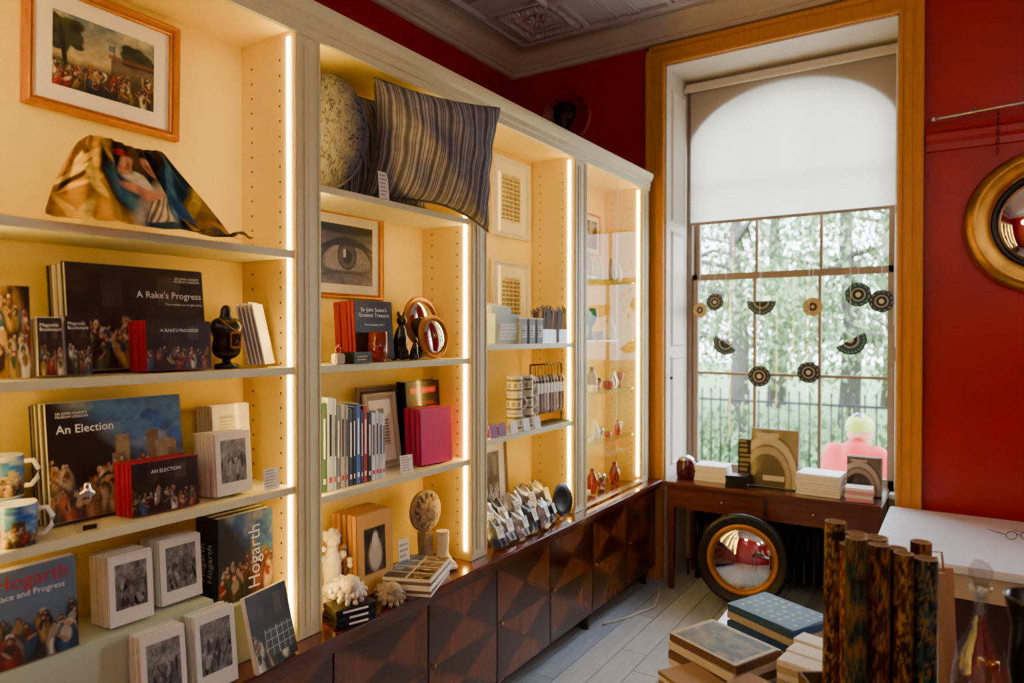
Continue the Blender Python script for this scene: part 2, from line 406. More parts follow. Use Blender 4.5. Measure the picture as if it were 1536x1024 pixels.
wreath(-2.36,3.95,.36)
for k in range(1,5): 
    wreath(-2.36,3.95-k*1.05,.36); wreath(-2.36+k*1.05,3.95,.36)
for k in range(5):
    for d in (.07,.10,.13):
        yy=3.42-k*1.05; b.bb(-2.6,-2.12,yy-d-.01,yy-d,ZC-.018,ZC,plaster); b.bb(-2.6,-2.12,yy+d-.06,yy+d-.05,ZC-.018,ZC,plaster)
        xx=-1.83+k*1.05; b.bb(xx-d-.01,xx-d,3.72,4.18,ZC-.018,ZC,plaster); b.bb(xx+d-.06,xx+d-.05,3.72,4.18,ZC-.018,ZC,plaster)
b.done()
b=B('trim_cornice')
b.rectsweep(XW,XR,YB,YW,[(-.001,3.58),(-.025,3.585),(-.03,3.61),(-.045,3.615),(-.05,3.63),(-.075,3.65),(-.10,3.685),(-.12,3.70),(-.15,3.703),(-.155,3.719),(-.001,3.719)],corn,'xy')
b.done()
W_FILL=(1.05,2.4); W1=(-1.68,-.31); ZT=3.44; YO=5.05  # right-hand opening is added out of frame to let in fill daylight
b=B('wall_window')
for x0,x1 in((XW-.1,W1[0]),(W1[1],W_FILL[0]),(W_FILL[1],XR+.1)): b.bb(x0,x1,YW,YO,0,ZC,red)
for x0,x1 in(W1,W_FILL):
    b.bb(x0,x1,YW,YO,ZT,ZC,red); b.bb(x0,x1,4.86,YO,0,.64,cream)
b.bb(-2.16,-2.15,YW-.006,YW,0,3.57,red)
b.done()
b=B('wall_left'); b.bb(XW-.1,XW,YB,YW,0,ZC,red)
b.bb(XW,XW+.006,3.3,3.31,0,3.57,red); b.done()
B('wall_right').bb(XR,XR+.1,YB,YW,0,ZC,red).done()
B('wall_back').bb(XW-.1,XR+.1,YB-.1,YB,0,ZC,red).done()
b=B('trim_rail')
b.add([(x,YW-d,z) for x in(W1[1]+.13,W_FILL[0]-.13) for d,z in((0,2.64),(.012,2.645),(.015,2.68),(.03,2.70),(.035,2.73),(.02,2.75),(.015,2.78),(0,2.785))],
      [(i,i+1,i+9,i+8) for i in range(7)]+[(0,8,15,7),tuple(range(8)),tuple(range(15,7,-1))],red); b.done()
b=B('baseboard_window'); b.bb(W1[1]+.13,W_FILL[0]-.13,YW-.02,YW,0,.18,red,.004); b.done()
b=B('baseboard_right'); b.bb(XR-.02,XR,YB,YW,0,.18,red,.004); b.done()
b=B('baseboard_back'); b.bb(XW,XR-.02,YB,YB+.02,0,.18,red,.004); b.done()

taupe=mat('sash_paint','#8a7763',.5,var=.1)
revm=mat('reveal_paint','#cfc3ae',.5,var=.05)
blindm=translucent('blind_fabric','#e8dfd2',.55)
def window(name,x0,x1):
    b=B('trim_casing')
    for xa,xb in((x0-.12,x0),(x1,x1+.12)):
        s=-1 if xa<x0 else 1
        b.bb(xa,xb,YW-.03,YW,0,ZT,ochre,.003)
        o=xa if s<0 else xb-.03
        b.bb(o,o+.03,YW-.05,YW-.03,0,ZT+.12,ochre,.004)
        i=xb-.02 if s<0 else xa
        b.bb(i,i+.02,YW-.04,YW-.03,0,ZT,ochre,.004)
        b.bb((xa+xb)/2-.008,(xa+xb)/2+.008,YW-.036,YW-.03,0,ZT,ochre,.002)
    b.bb(x0-.12,x1+.12,YW-.03,YW,ZT,ZT+.12,ochre,.003); b.bb(x0-.12,x1+.12,YW-.05,YW-.03,ZT+.09,ZT+.12,ochre,.004)
    b.bb(x0-.02,x1+.02,YW-.04,YW-.03,ZT,ZT+.02,ochre,.004); b.done()
    b=B('trim_window_reveal'); 
    for xx,s in((x0,1),(x1,-1)):
        xa,xb=sorted((xx,xx+s*.012)); b.bb(xa,xb,YW,4.86,0,ZT,revm)
        for z0,z1 in((.75,1.5),(1.56,2.35),(2.41,3.3)):
            b.add([(xx+s*(.012+h),y,z) for (y0,y1,za,zb,h) in((4.53,4.80,z0,z1,0),(4.545,4.785,z0+.015,z1-.015,.012),(4.56,4.77,z0+.03,z1-.03,.004)) for y,z in((y0,za),(y1,za),(y1,zb),(y0,zb))],
              [(k*4+i,k*4+(i+1)%4,k*4+4+(i+1)%4,k*4+4+i) for k in range(2) for i in range(4)]+[(8,9,10,11)],revm)
    b.bb(x0,x1,YW,4.86,ZT-.012,ZT,revm)
    b.sph((x0+.03,4.50,1.35),.012,iron,n=10); b.done()
    b=B(name)
    xa,xb=x0+.012,x1-.012; xc=(xa+xb)/2
    b.bb(xa,xa+.035,4.86,5.0,.64,ZT-.012,taupe,.003); b.bb(xb-.035,xb,4.86,5.0,.64,ZT-.012,taupe,.003)
    b.bb(xa,xb,4.80,5.04,.64,.67,white,.004)
    n=32; vs=[];fs=[]; hw=(xb-xa)/2-.02
    for y in(4.856,5.0):
        for i in range(n+1):
            a=math.pi*i/n; vs.append((xc-hw*math.cos(a),y,2.90+.42*math.sin(a))); vs.append((xc-(xb-xa)/2*math.cos(a),y,ZT))
    m2=2*(n+1)
    for i in range(n):
        fs+= [(2*i,2*i+2,2*i+3,2*i+1),(m2+2*i,m2+2*i+1,m2+2*i+3,m2+2*i+2),(2*i,m2+2*i,m2+2*i+2,2*i+2)]
    b.add(vs,fs,taupe)
    def sash(y,z0,z1,bars,rb,rt):
        b.bb(xa+.035,xa+.075,y-.02,y+.02,z0,z1,taupe,.004); b.bb(xb-.075,xb-.035,y-.02,y+.02,z0,z1,taupe,.004)
        b.bb(xa+.035,xb-.035,y-.02,y+.02,z0,z0+rb,taupe,.004); 
        if rt: b.bb(xa+.035,xb-.035,y-.02,y+.02,z1-rt,z1,taupe,.004)
        for k in(1,2):
            x=xa+.055+(xb-xa-.11)*k/3; b.bb(x-.010,x+.010,y-.014,y+.014,z0,z1,taupe,.003)
        for z in bars: b.bb(xa+.05,xb-.05,y-.014,y+.014,z-.010,z+.010,taupe,.003)
        b.add([(xa+.05,y,z0),(xb-.05,y,z0),(xb-.05,y,z1),(xa+.05,y,z1)],[(0,1,2,3)],clear)
    sash(4.895,.67,2.07,[1.37],.07,.045); sash(4.94,2.03,3.40,[2.72],.045,0)
    b.done()
    b=B('roller_blind')
    b.add([(xa+.03,4.845,2.43),(xb-.02,4.845,2.43),(xb-.02,4.845,3.37),(xa+.03,4.845,3.37)],[(0,1,2,3)],blindm)
    b.cyl((xc-.0,4.81,3.38),.028,xb-xa-.03,white,(0,90,0)); b.bb(xa+.03,xb-.02,4.838,4.852,2.415,2.437,mat('blind_bar','#8f8578',.5),.003)
    b.bb(xa+.01,xb-.01,4.76,4.78,3.34,3.37,revm,.004)
    b.tube([(xb-.03,4.80,3.36),(xb-.03,4.79,2.6),(xb-.035,4.79,1.7)],.002,white,n=6); b.done()
window('window_1',*W1); window('added_fill_window',*W_FILL)  # the right-hand window is an unseen addition for fill light

# ------------------------------------------------------------ bookcase
XF=-1.75; XBK=-2.02
b=B('built_in_bookcase')
ST=[(-.40,-.30),(.52,.62),(1.45,1.55),(2.37,2.485),(3.30,3.425),(4.24,4.33)]
b.bb(XW+.01,XBK,-.40,4.33,.0,2.66,yell)
b.bb(XBK,XF-.02,-.40,4.33,2.60,2.66,yell)
for i,(a,c) in enumerate(ST):
    b.bb(XBK,XF-.012,a,c,.68,2.6,yell); b.bb(XF-.012,XF,a,c,.68,2.62,cream,.002)
    w=c-a
    for f in(.08,.92): b.bb(XF,XF+.004,a+w*f-.005,a+w*f+.005,.70,2.58,cream,.003)
    b.bb(XF,XF+.005,a+w*.30,a+w*.70,.72,2.56,cream,.004); b.bb(XF,XF+.008,a+w*.42,a+w*.58,.72,2.56,cream,.004)
    for side,yy in((-1,a),(1,c)):
        if (i==0 and side<0) or (i==5 and side>0): continue
        y0,y1=sorted((yy,yy+side*.004))
        b.bb(-1.789,-1.776,y0,y1,.72,2.58,led)
        for xx in(-1.825,-1.965):
            for k in range(38):
                z=.74+k*.048
                vs=[(xx+.0042*math.cos(t*1.047),yy+side*.0012,z+.0042*math.sin(t*1.047)) for t in range(6)]
                b.add(vs,[tuple(range(6))],holem)
pf=[(XF,2.585),(XF+.008,2.59),(XF+.008,2.615),(XF+.014,2.62),(XF+.014,2.645),(XF+.024,2.655),(XF+.032,2.672),(XF+.034,2.68),(XF+.034,2.695),(XF-.10,2.695),(XF-.10,2.66),(XF-.02,2.60)]
k=len(pf); b.add([(x,y,z) for y in(-.42,4.335) for x,z in pf],[(i,(i+1)%k,k+(i+1)%k,k+i) for i in range(k)]+[tuple(range(k))[::-1],tuple(range(k,2*k))],cream)
b.bb(XW+.01,XF+.01,-.4,4.335,2.66,2.694,cream)
def shelf(i,z,mt=cream):
    y0=ST[i][1]; y1=ST[i+1][0]; b.bb(XBK,XF-.008,y0,y1,z-.024,z,mt,.002)
for z in(1.91,1.545,1.17): shelf(1,z); shelf(0,z)
for z in(2.135,1.545,1.115): shelf(2,z)
for z in(1.60,1.18): shelf(3,z)
b.done()
gsh=glassmat('shelf_glass',(.86,.95,.92),.12)
b=B('display_case_glazing')
for z in(1.98,1.61,1.30,1.0): b.bb(-2.0,-1.80,3.43,4.235,z-.008,z,gsh)
b.add([(XF-.004,3.44,.70),(XF-.004,4.235,.70),(XF-.004,4.235,2.585),(XF-.004,3.44,2.585)],[(0,1,2,3)],clear)
b.bb(XF-.012,XF+.006,3.426,3.437,.69,2.58,cream); b.bb(XF-.012,XF+.006,4.228,4.239,.69,2.58,cream)
b.bb(XF-.006,XF+.002,3.842,3.848,.69,2.58,acry)
b.bb(XF-.012,XF+.006,3.437,4.228,.69,.705,brass); b.done()

b=B('veneered_base_cabinet')
b.bb(-2.0,-1.735,-.40,4.40,.09,.64,dark)
b.bb(-2.02,-1.675,-.42,4.42,.645,.679,mahog,.006); b.bb(-2.0,-1.70,-.41,4.41,.615,.645,mahog,.004)
ed=[4.40,3.93,3.46,2.99,2.52,2.05,1.57,1.08,.60,.12,-.36]
for i in range(10):
    y1,y0=ed[i],ed[i+1]; M=T(-1.721,(y0+y1)/2,.10,0,0,90)
    b.bb(-1.735,-1.7215,y0+.004,y1-.004,.10,.612,mahog)
    b.pic(0,0,0,y1-y0-.008,.512,veneer(i+3),ven,80,90,M)
    b.sph((-1.712,y0+.03,.36),.006,brass,n=8)
for y in(4.3,3.46,2.52,1.57,.6,-.3): b.cyl((-1.77,y,.045),.022,.09,dark,r2=.03)
b.done()
b=B('trim_panel'); b.bb(XW,-1.99,4.335,4.449,0,2.69,cream); b.bb(-1.99,-1.83,4.335,4.449,.68,2.66,red); b.done()

# ------------------------------------------------------------ object helpers
def label(loc,rz=90,w=.05,h=.065,lean=12,name='price_label'):
    b=B(name); b.box((0,0,h/2),(w,.0015,h),paper); b.pic(0,-.0012,.006,w*.86,h*.85,lines('#eeeae0','#9a948a',rnd.randint(0,99),6),pr,12,18)
    b.box((0,.012,.002),(w*.8,.026,.004),acry,(0,0,0)); b.box((0,.005,h*.4),(w*.3,.002,h*.8),acry,(-8,0,0)); return b.done((loc[0],loc[1],loc[2]+.001),(-lean*.4,0,rz))
def pack(name,X,Y0,Y1,z,h,depth,n,fn,rz=90,lean=6,edge=None,cover=None,mt=None,txt=None,nx=48,ny=40,sleeve=True):
    w=Y1-Y0; b=B(name); t=depth/n
    for i in range(n):
        y=-(i+.5)*t; dz=rnd.uniform(0,.004) if i<n-1 else 0; dx=rnd.uniform(-.003,.003) if i<n-1 else 0
        e=edge[i%len(edge)] if edge else paper
        b.box((dx,y,h/2+dz/2),(w,t*.72,h+dz),e)
    b.pic(0,-depth-.0004,.001,w*.998,h*.998,fn,mt or prg,nx,ny)
    if sleeve: 
        b.add([(-w/2-.002,-depth-.003,-.0),(w/2+.002,-depth-.003,0),(w/2+.002,-depth-.003,h+.004),(-w/2-.002,-depth-.003,h+.004)],[(0,1,2,3)],bagm)
    if txt:
        for (s,size,x,zz,m_,al) in txt: b.text(s,size,T(x*w,-depth-.0015,zz*h),m_,align=al)
    a=R(lean)
    return b.done((X-depth*math.cos(a)+0.0,(Y0+Y1)/2,z+.001),(-lean,0,rz))
def frame(name,X,Y0,Y1,z0,z1,fn,fw,fd,fm_,matw,matc='#ece6dc',rz=90,lean=0,pict=prg,nx=60,ny=60,back=True,bank=0):
    w=Y1-Y0;h=z1-z0; b=B(name)
    b.rectsweep(-w/2+fw,w/2-fw,fw,h-fw,[(0,-.004),(0,-fd*.5),(fw*.15,-fd*.62),(fw*.3,-fd*.5),(fw*.55,-fd*.9),(fw*.8,-fd),(fw,-fd*.8),(fw,0),(0,0)],fm_)
    mp=mat('mat_board_'+matc,matc,.7); b.box((0,-.003,h/2),(w-fw*1.6,.005,h-fw*1.6),mp)
    iw=w-2*fw-2*matw; ih=h-2*fw-2*matw
    b.pic(0,-.0062,fw+matw,iw,ih,fn,pict,nx,ny)
    b.add([(-w/2+fw,-.009,fw),(w/2-fw,-.009,fw),(w/2-fw,-.009,h-fw),(-w/2+fw,-.009,h-fw)],[(0,1,2,3)],clear)
    return b.done((X,(Y0+Y1)/2,z0),(-lean,bank,rz))

# ---------- BAY 1
frame('framed_painting_print',-2.018,.80,1.215,2.235,2.575,landscape(11,n=26),.026,.03,gold,.045,'#f0ece4',bank=1,nx=150,ny=120)
b=B('draped_silk_scarf')
def sf(u,v):
    wv=.115+.115*(1-v)**.9
    x=(u-.5)*2*wv+.02*(1-v)*(u)
    fold=.018*math.sin(u*17+v*2)*(1-v)**.6+.009*math.sin(u*39-v*3)*(1-v)+.004*math.sin(u*60+v*5)
    y=-.03-.09*(1-v)**1.2+fold-.02*math.sin(u*math.pi)
    z=.003+.225*v+.006*math.sin(u*8)*v-.03*max(0,abs(u-.5)-.40)*v*6
    if v<.08: y-=(.08-v)*.5; z=max(.003,z*.6)
    return (x,y,z)
b.pic(0,0,0,1,1,scarfart,prc,160,120,surf=sf)
def sf2(u,v): return (.10+u*.17,-.11-.07*v-.03*u+.01*math.sin(u*20),.004+.012*(1+math.sin(u*14+v*5))*(1-.6*v)+.02*(1-u)*(1-v))
b.pic(0,0,0,1,1,lambda U,V:mixc(C('#24343c')*np.ones((len(U),3)),C('#a8842e'),fbm(U,V,6,4)*3-1.3),prc,30,12,surf=sf2)
b.box((0,.005,.10),(.2,.004,.19),acry,(-14,0,0)); b.done((-1.86,.965,1.911),(0,0,90))
D=[black,paper,mat('grey_card','#77726e',.5)]
pack('art_print_pack',-1.865,.845,1.22,1.546,.275,.095,11,tavern(21,1.4,24),edge=D,txt=[("A Rake's Progress",.026,.48,.70,wtx,'RIGHT'),("SIR JOHN SOANE'S\nMUSEUM LONDON",.009,.47,.90,wtx,'RIGHT'),("The complete set of eight prints",.0085,.48,.63,wtx,'RIGHT')],nx=150,ny=110)
pack('bookmark_pack',-1.775,.745,.795,1.546,.135,.05,6,tavern(31,.5,9),edge=[paper,D[2]],rz=84,txt=[('Magnetic\nBookmark',.011,-.42,.85,wtx,'LEFT')],nx=30,ny=60)
pack('bookmark_pack',-1.772,.80,.855,1.546,.14,.05,6,tavern(33,.5,9),edge=[paper,D[2]],rz=88,txt=[('Magnetic\nBookmark',.011,-.42,.85,wtx,'LEFT')],nx=30,ny=60)
pack('notecard_box_set',-1.785,.995,1.18,1.546,.132,.085,7,tavern(41,1.4,12),edge=[redc],lean=3,txt=[("A RAKE'S PROGRESS",.012,0,.78,wtx,'CENTER')],nx=90,ny=64)
pack('illustrated_notebook',-1.79,.63,.73,1.546,.21,.02,2,lambda U,V:figures(mixc(tavern(51,.6,12)(U,V),C('#a9843a'),fbm(U,V,4,8)*2-.9),U,V,np.random.RandomState(2),14,.05,.8,.32,asp=.6),lean=3,nx=70,ny=110)
b=B('brooch_display_bust'); b.lathe([(.001,0),(.034,0),(.034,.012),(.012,.018),(.012,.03),(.028,.034)],black,32)
b.meta([(0,0,.10,.034),(-.012,0,.06,.030),(.012,0,.06,.030),(-.02,0,.125,.026),(.02,0,.125,.026),(0,0,.16,.016),(0,0,.175,.014)],black,sc=20)
b.box((0.008,-.045,.085),(.034,.006,.05),gold,bev=.004); b.pic(.008,-.0485,.067,.026,.036,tavern(3,1,5),prg,12,14)
b.tube([(-.03,-.02,.15),(-.02,-.045,.13),(.008,-.05,.11)],.001,gold,n=5); b.tube([(.03,-.02,.15),(.03,-.045,.13),(.008,-.05,.11)],.001,gold,n=5); b.done((-1.84,1.265,1.546),(0,0,80))
b=B('postcard_set_in_stand')
for i in range(5): b.box((0,-.012*i,.10),(.095,.004,.19),paper,(-12,0,0))
b.pic(0,-.057,.02,.085,.17,flat('#e9e3d4',.03),pr,8,8,M=T(0,-.0,0,-12,0,0)); b.box((0,-.035,.004),(.1,.09,.006),acry); b.box((0,-.075,.03),(.1,.003,.06),acry); b.done((-1.87,1.36,1.549),(0,0,125))
pack('art_print_pack',-1.865,.80,1.15,1.171,.295,.09,11,election(22,1.3,26),edge=D,txt=[("An Election",.030,-.44,.74,wtx,'LEFT'),("SIR JOHN SOANE'S\nMUSEUM LONDON",.009,-.44,.90,wtx,'LEFT')],nx=150,ny=120)
pack('notecard_box_set',-1.785,.955,1.14,1.171,.135,.08,7,tavern(42,1.4,14),edge=[redc],lean=3,txt=[('AN ELECTION',.013,0,.78,wtx,'CENTER')],nx=90,ny=64)
W5=[paper,pedge]
pack('postcard_pack',-1.79,1.20,1.315,1.171,.18,.11,14,margin(engr(61),.14,'#ece2cf',.2,.12),edge=W5,lean=4,nx=70,ny=90)
pack('postcard_pack',-1.905,1.27,1.40,1.171,.25,.08,10,margin(lines('#ece6d8','#b8ae98',5,20),.12,'#f0ebdf'),edge=W5,lean=4,nx=30,ny=50)
label((-1.775,1.375,1.171),90,.055,.065)
def mug(name,loc,rz,fn,r=.041,h=.093):
    b=B(name); b.lathe([(r,h*i/36) for i in range(37)],prg,72,fn=fn)
    b.lathe([(.001,.001),(r*.94,.001),(r,.004)],white,32); b.lathe([(r,h),(r-.002,h+.0015),(r-.004,h),(r-.005,.006),(.001,.005)],white,32)
    b.tube([(r-.002,0,h*.82),(r+.018,0,h*.84),(r+.028,0,h*.62),(r+.026,0,h*.38),(r+.014,0,h*.2),(r-.002,0,h*.2)],.0055,white,n=8); return b.done(loc,(0,0,rz))
mug('coffee_mug',(-1.80,.70,1.172),60,election(71,2.6,22)); mug('coffee_mug',(-1.905,.715,1.172),60,election(73,2.6,22)); mug('coffee_mug',(-1.905,.715,1.268),60,election(74,2.6,22))
b=B('silver_charm_on_stand'); b.box((0,0,.03),(.05,.035,.06),acry,bev=.003); b.meta([(0,0,.078,.010),(0,0,.095,.012),(0,0,.11,.008),(.012,0,.09,.006),(-.012,0,.09,.006)],silver,sc=40); b.box((0,-.02,.012),(.03,.003,.012),black); b.done((-1.785,.845,1.171),(0,0,80))
grn=mat('sage_card','#b6bfa0',.6)
b=B('display_riser'); b.bb(-1.95,-1.765,.63,1.17,.68,.902,grn,.002); b.done()
b=B('display_riser'); b.bb(-1.95,-1.775,1.19,1.43,.68,.855,grn,.002); b.done()
pack('exhibition_catalogue',-1.765,.63,.815,.903,.215,.03,2,lambda U,V:figures(mixc(mixc(C('#55604f')*np.ones((len(U),3)),C('#6f8496'),V*2.2-.5+.5*fbm(U,V,4,3)),C('#3a2f22'),(.35-V)*6),U,V,np.random.RandomState(4),12,.05,.38,.36,asp=.7)*.8,edge=W5,lean=4,txt=[('Hogarth',.046,-.42,.80,rtx,'LEFT'),('Place and Progress',.019,-.42,.70,wtx,'LEFT')],nx=90,ny=110)
pack('postcard_pack',-1.78,.90,1.01,.903,.172,.105,14,margin(engr(81),.14,'#ece2cf',.22,.12),edge=W5,lean=4,rz=88,nx=70,ny=90)
pack('postcard_pack',-1.81,1.045,1.165,.903,.172,.10,14,margin(engr(82),.14,'#ece2cf',.2,.12),edge=W5,lean=4,rz=90,nx=70,ny=90)
pack('postcard_pack',-1.685,.93,1.045,.68,.205,.065,10,margin(engr(83),.12,'#ece2cf',.22,.12),edge=W5,lean=6,rz=88,nx=70,ny=90)
pack('postcard_pack',-1.69,1.075,1.195,.68,.205,.065,10,margin(engr(84),.12,'#ece2cf',.22,.12),edge=W5,lean=6,rz=90,nx=70,ny=90)
b=B('art_book_stack')
for i in range(3):
    y=-.018-.036*i; b.box((0,y,.125),(.185,.034,.25),paper); b.box((0,y-.0165,.125),(.19,.002,.256),mat('navy_cover','#1f2c38',.3)); b.box((0,y+.0165,.125),(.19,.002,.256),mat('navy_cover'))
    b.box((-.094,y,.125),(.002,.036,.256),mat('navy_cover')); b.text('Hogarth',.034,T(-.0955,y+.011,.06,0,0,-90)@T(0,0,0,0,-90,0),wtx)
b.pic(0,-.1085,0,.188,.254,lambda U,V:figures(election(5,.7,14)(U,V)*.8+.03,U,V,np.random.RandomState(8),8,.05,.3,.4,asp=.7),prg,90,110)
b.text('Hogarth',.058,T(.045,-.110,.02)@T(0,0,0,0,-90,0),wtx)
b.done((-1.905,1.30,.86),(0,0,90))
pack('gallery_dvd',-1.675,1.235,1.40,.68,.215,.02,2,lambda U,V:np.where(((V>.12)&(V<.5)&(U>.3))[:,None],np.where((((U*7)%1<.12)|((V*9)%1<.12))[:,None],C('#a8a49a'),C('#3a3f3c')),tavern(9,.7,10)(U,V)),lean=14,rz=100,nx=80,ny=100)

# ---------- BAY 2
def pillow(name,w,h,th,fn,mt,loc,rot,round_=False,sag=0):
    b=B(name)
    for sd in(-1,1):
        def sfn(u,v,sd=sd):
            a=(u-.5)*2; c=(v-.5)*2
            if round_:
                x=a*math.sqrt(max(0,1-c*c/2)); z=c*math.sqrt(max(0,1-a*a/2)); rr=min(1,math.hypot(x,z))
                return (x*w/2,sd*(th/2*math.sqrt(max(0,1-rr**2.6))+.004*math.sin(12*math.atan2(z,x))*rr),z*h/2)
            p=(max(0,1-a*a)**.5)*(max(0,1-c*c)**.5)
            x=a*w/2*(1-.09*(1-c*c)); z=c*h/2*(1-.09*(1-a*a))
            wr=.009*math.sin(a*11+c*4)*abs(c)**1.5*(1-abs(a))+.009*math.sin(c*12-a*3)*abs(a)**1.5*(1-abs(c))+.008*math.sin((a+c)*7)*p
            return (x,sd*(th/2*p+.006)+wr,z-sag*max(0,a)**2*(1-c)*.5)
        b.pic(0,0,0,1,1,fn,mt,120,70,surf=(sfn if sd<0 else (lambda u,v:sfn(1-u,v))))
    if round_:
        b.tube([(w/2*math.cos(t*.131),0,h/2*math.sin(t*.131)) for t in range(48)],.006,mat('cushion_cord','#5a5a60',.9),closed=True)
    else:
        pts=[]
        for t in range(80):
            e=t/20; k=int(e); f=(e-k)*2-1
            a,c=[(f,-1),(1,f),(-f,1),(-1,-f)][k]
            pts.append((a*w/2*(1-.09*(1-c*c)),0,c*h/2*(1-.09*(1-a*a))-sag*max(0,a)**2*(1-c)*.5))
        b.tube(pts,.007,mat('cushion_cord','#5a5a60',.9),closed=True)
    return b.done(loc,rot)
pillow('striped_cushion',.51,.43,.28,ticking,prc,(-1.715,2.085,2.355),(4,4,60),sag=.06)
pillow('striped_cushion',.42,.42,.10,ticking,prc,(-1.91,1.985,2.36),(-6,-3,82))
pillow('quilted_cushion',.29,.41,.11,crackle,prc,(-1.865,1.665,2.35),(-6,0,42),round_=True)
label((-1.765,1.86,2.136),90,.05,.10)
frame('framed_eye_print',-2.018,1.72,2.105,1.785,2.125,eye,.02,.02,gold,.035,'#ddd9ce',nx=100,ny=80)
pack('museum_treasure_book',-1.82,1.775,1.97,1.546,.215,.11,6,lambda U,V:ell(ell(mixc(C('#161316')*np.ones((len(U),3)),C('#4b4038'),(fbm(U,V,4,3)-.45)*2),U,V,.6,.18,.22,.2,'#9c3f17',.3),U,V,.6,.36,.2,.03,'#d07a3a',.3),edge=[mat('maroon_cover','#7d1218',.4)],lean=4,txt=[("Sir John Soane's\nGreatest Treasure",.021,.0,.82,wtx,'CENTER'),('The Sarcophagus of Seti I',.010,0,.58,wtx,'CENTER')],nx=40,ny=40)
b=B('glass_votive'); b.lathe([(.001,.0),(.028,0),(.034,.03),(.036,.11),(.034,.11),(.031,.03),(.001,.012)],mat('amber_glass','#b5442a',.1,trans=.7),28); b.done((-1.785,1.845,1.546))
b=B('black_gift_box'); b.box((0,0,.02),(.09,.06,.04),black,bev=.003); b.pic(0,-.0305,.008,.07,.02,lines('#101010','#b8a060',3,2),pr,20,8); b.done((-1.775,1.73,1.546),(0,0,92))
b=B('ring_on_stand'); b.box((0,0,.018),(.04,.03,.036),plastr,bev=.004); b.tube([(.012*math.cos(t*.42),0,.048+.012*math.sin(t*.42)) for t in range(15)],.002,brass,closed=True); b.sph((0,-.002,.062),.006,redc); b.done((-1.775,1.645,1.546),(0,0,85))
b=B('jewellery_bust'); b.meta([(0,0,.08,.035),(0,0,.12,.028),(0,0,.15,.02),(0,0,.04,.03)],black); b.cyl((0,0,.01),.035,.02,black); b.done((-1.87,1.605,1.546))
def cat(loc,s,rz):
    b=B('black_cat_figurine')
    b.meta([(0,.01,.04,.030),(0,.0,.065,.026),(0,-.005,.09,.022),(0,-.008,.11,.016),(0,-.012,.145,.019),(0,-.026,.142,.010),(.012,-.02,.03,.012),(-.012,-.02,.03,.012),(.012,-.025,.012,.011),(-.012,-.025,.012,.011),(.02,.015,.018,.02),(-.02,.015,.018,.02),(.012,-.008,.168,.006),(-.012,-.008,.168,.006),(.012,-.008,.176,.004),(-.012,-.008,.176,.004)],black,sc=30,M=Matrix.Scale(s,4))
    b.tube([Vector(p)*s for p in((0,.035,.012),(.03,.04,.008),(.045,.02,.008),(.045,-.005,.012))],.006*s,black); b.done(loc,(0,0,rz))
cat((-1.84,2.025,1.548),1.05,70); cat((-1.785,2.045,1.548),.52,70)
def cmirror(name,r,fw,fm_,loc,rot,inner=None,fm2=None,stand=0):
    b=B(name); X=T(0,0,0,90,0,0)
    ir=r-fw
    b.lathe([(ir,0),(ir,.02*1),(ir+fw*.12,fw*.55),(ir+fw*.3,fw*.4),(ir+fw*.55,fw*.75),(ir+fw*.85,fw*.6),(r,fw*.25),(r,0),(ir,0)],fm_,56,X)
    if inner: b.lathe([(ir-inner,.004),(ir-inner,.02),(ir-inner*.5,.03),(ir,.022)],fm2,56,X)
    gr=ir-(inner or 0); d=gr*.22
    b.lathe([(gr*math.sin(math.pi/2*i/12)+1e-4,.004+d*math.cos(math.pi/2*i/12)) for i in range(13)],mirror,56,X)
    b.lathe([(.001,-.004),(r*.98,-.004),(r,0)],dark,56,X)
    if stand: b.box((0,.0,-r-stand/2),(r*.9,.05,stand),dark,bev=.004)
    return b.done(loc,rot)
cmirror('convex_mirror',.105,.018,gold,(-1.90,2.215,1.70),(-6,0,90),stand=.045); cmirror('convex_mirror',.09,.016,gold,(-1.83,2.21,1.637),(-8,0,90))
b=B('row_of_books'); y=1.565
cols=['#8f9a2c','#3c5a3c','#c8cfd2','#dfe3e4','#6d7f8f','#c9b99a','#9aa0a8','#3c3f46','#1b1c20','#3a62a8','#2d3e6a','#a51e22','#1a1a1e','#e8e8e8','#d8dadb','#c7cfd8','#f0efe9']
hs=[.31,.30,.315,.31,.285,.29,.285,.27,.275,.285,.26,.275,.25,.245,.25,.24,.235]
for i,(c,h) in enumerate(zip(cols,hs)):
    t=[.026,.022,.03,.012,.018,.022,.016,.02,.014,.024,.012,.022,.02,.02,.018,.018,.014][i]
    m_=mat('spine_'+c,c,.4); b.box((-1.865,y+t/2,1.116+h/2),(.14,t*.94,h),m_,bev=.0015); b.box((-1.87,y+t/2,1.117+h/2),(.134,t*.7,h+.001),pedge)
    lt=sum(lin(c))<.9
    b.box((-1.7945,y+t/2,1.116+h*.6),(.0008,t*.3,h*.45),wtx if lt else btx); b.box((-1.7945,y+t/2,1.116+h*.12),(.0008,t*.4,h*.06),wtx if lt else rtx); y+=t
b.done()
frame('framed_certificate',-1.975,1.93,2.16,1.116,1.44,flat('#4b3c30',.1),.02,.015,mat('taupe_wood','#8a7a66',.5),.02,'#5b4c3e',lean=3)
frame('framed_document',-1.925,1.94,2.12,1.116,1.415,lambda U,V:np.where(((abs(U-.5)<.32)&(((V*20)%1)<.35)&(V<.7)&(V>.25)|((abs(U-.5)<.15)&(V>.78)&(V<.86)))[:,None],C('#8b8478'),C('#f2eee6')),.028,.014,mat('stone_frame','#a89c8c',.5),.001,'#f2eee6',lean=8)
pack('red_black_book',-1.90,2.14,2.355,1.116,.33,.05,2,lambda U,V:np.where(((V>.84)&(V<.92)&(U>.1)&(U<.9))[:,None],C('#c22a20'),C('#15110f')),edge=[black],lean=3,txt=[('LOST LONDON',.02,0,.7,rtx,'CENTER')],nx=20,ny=30)
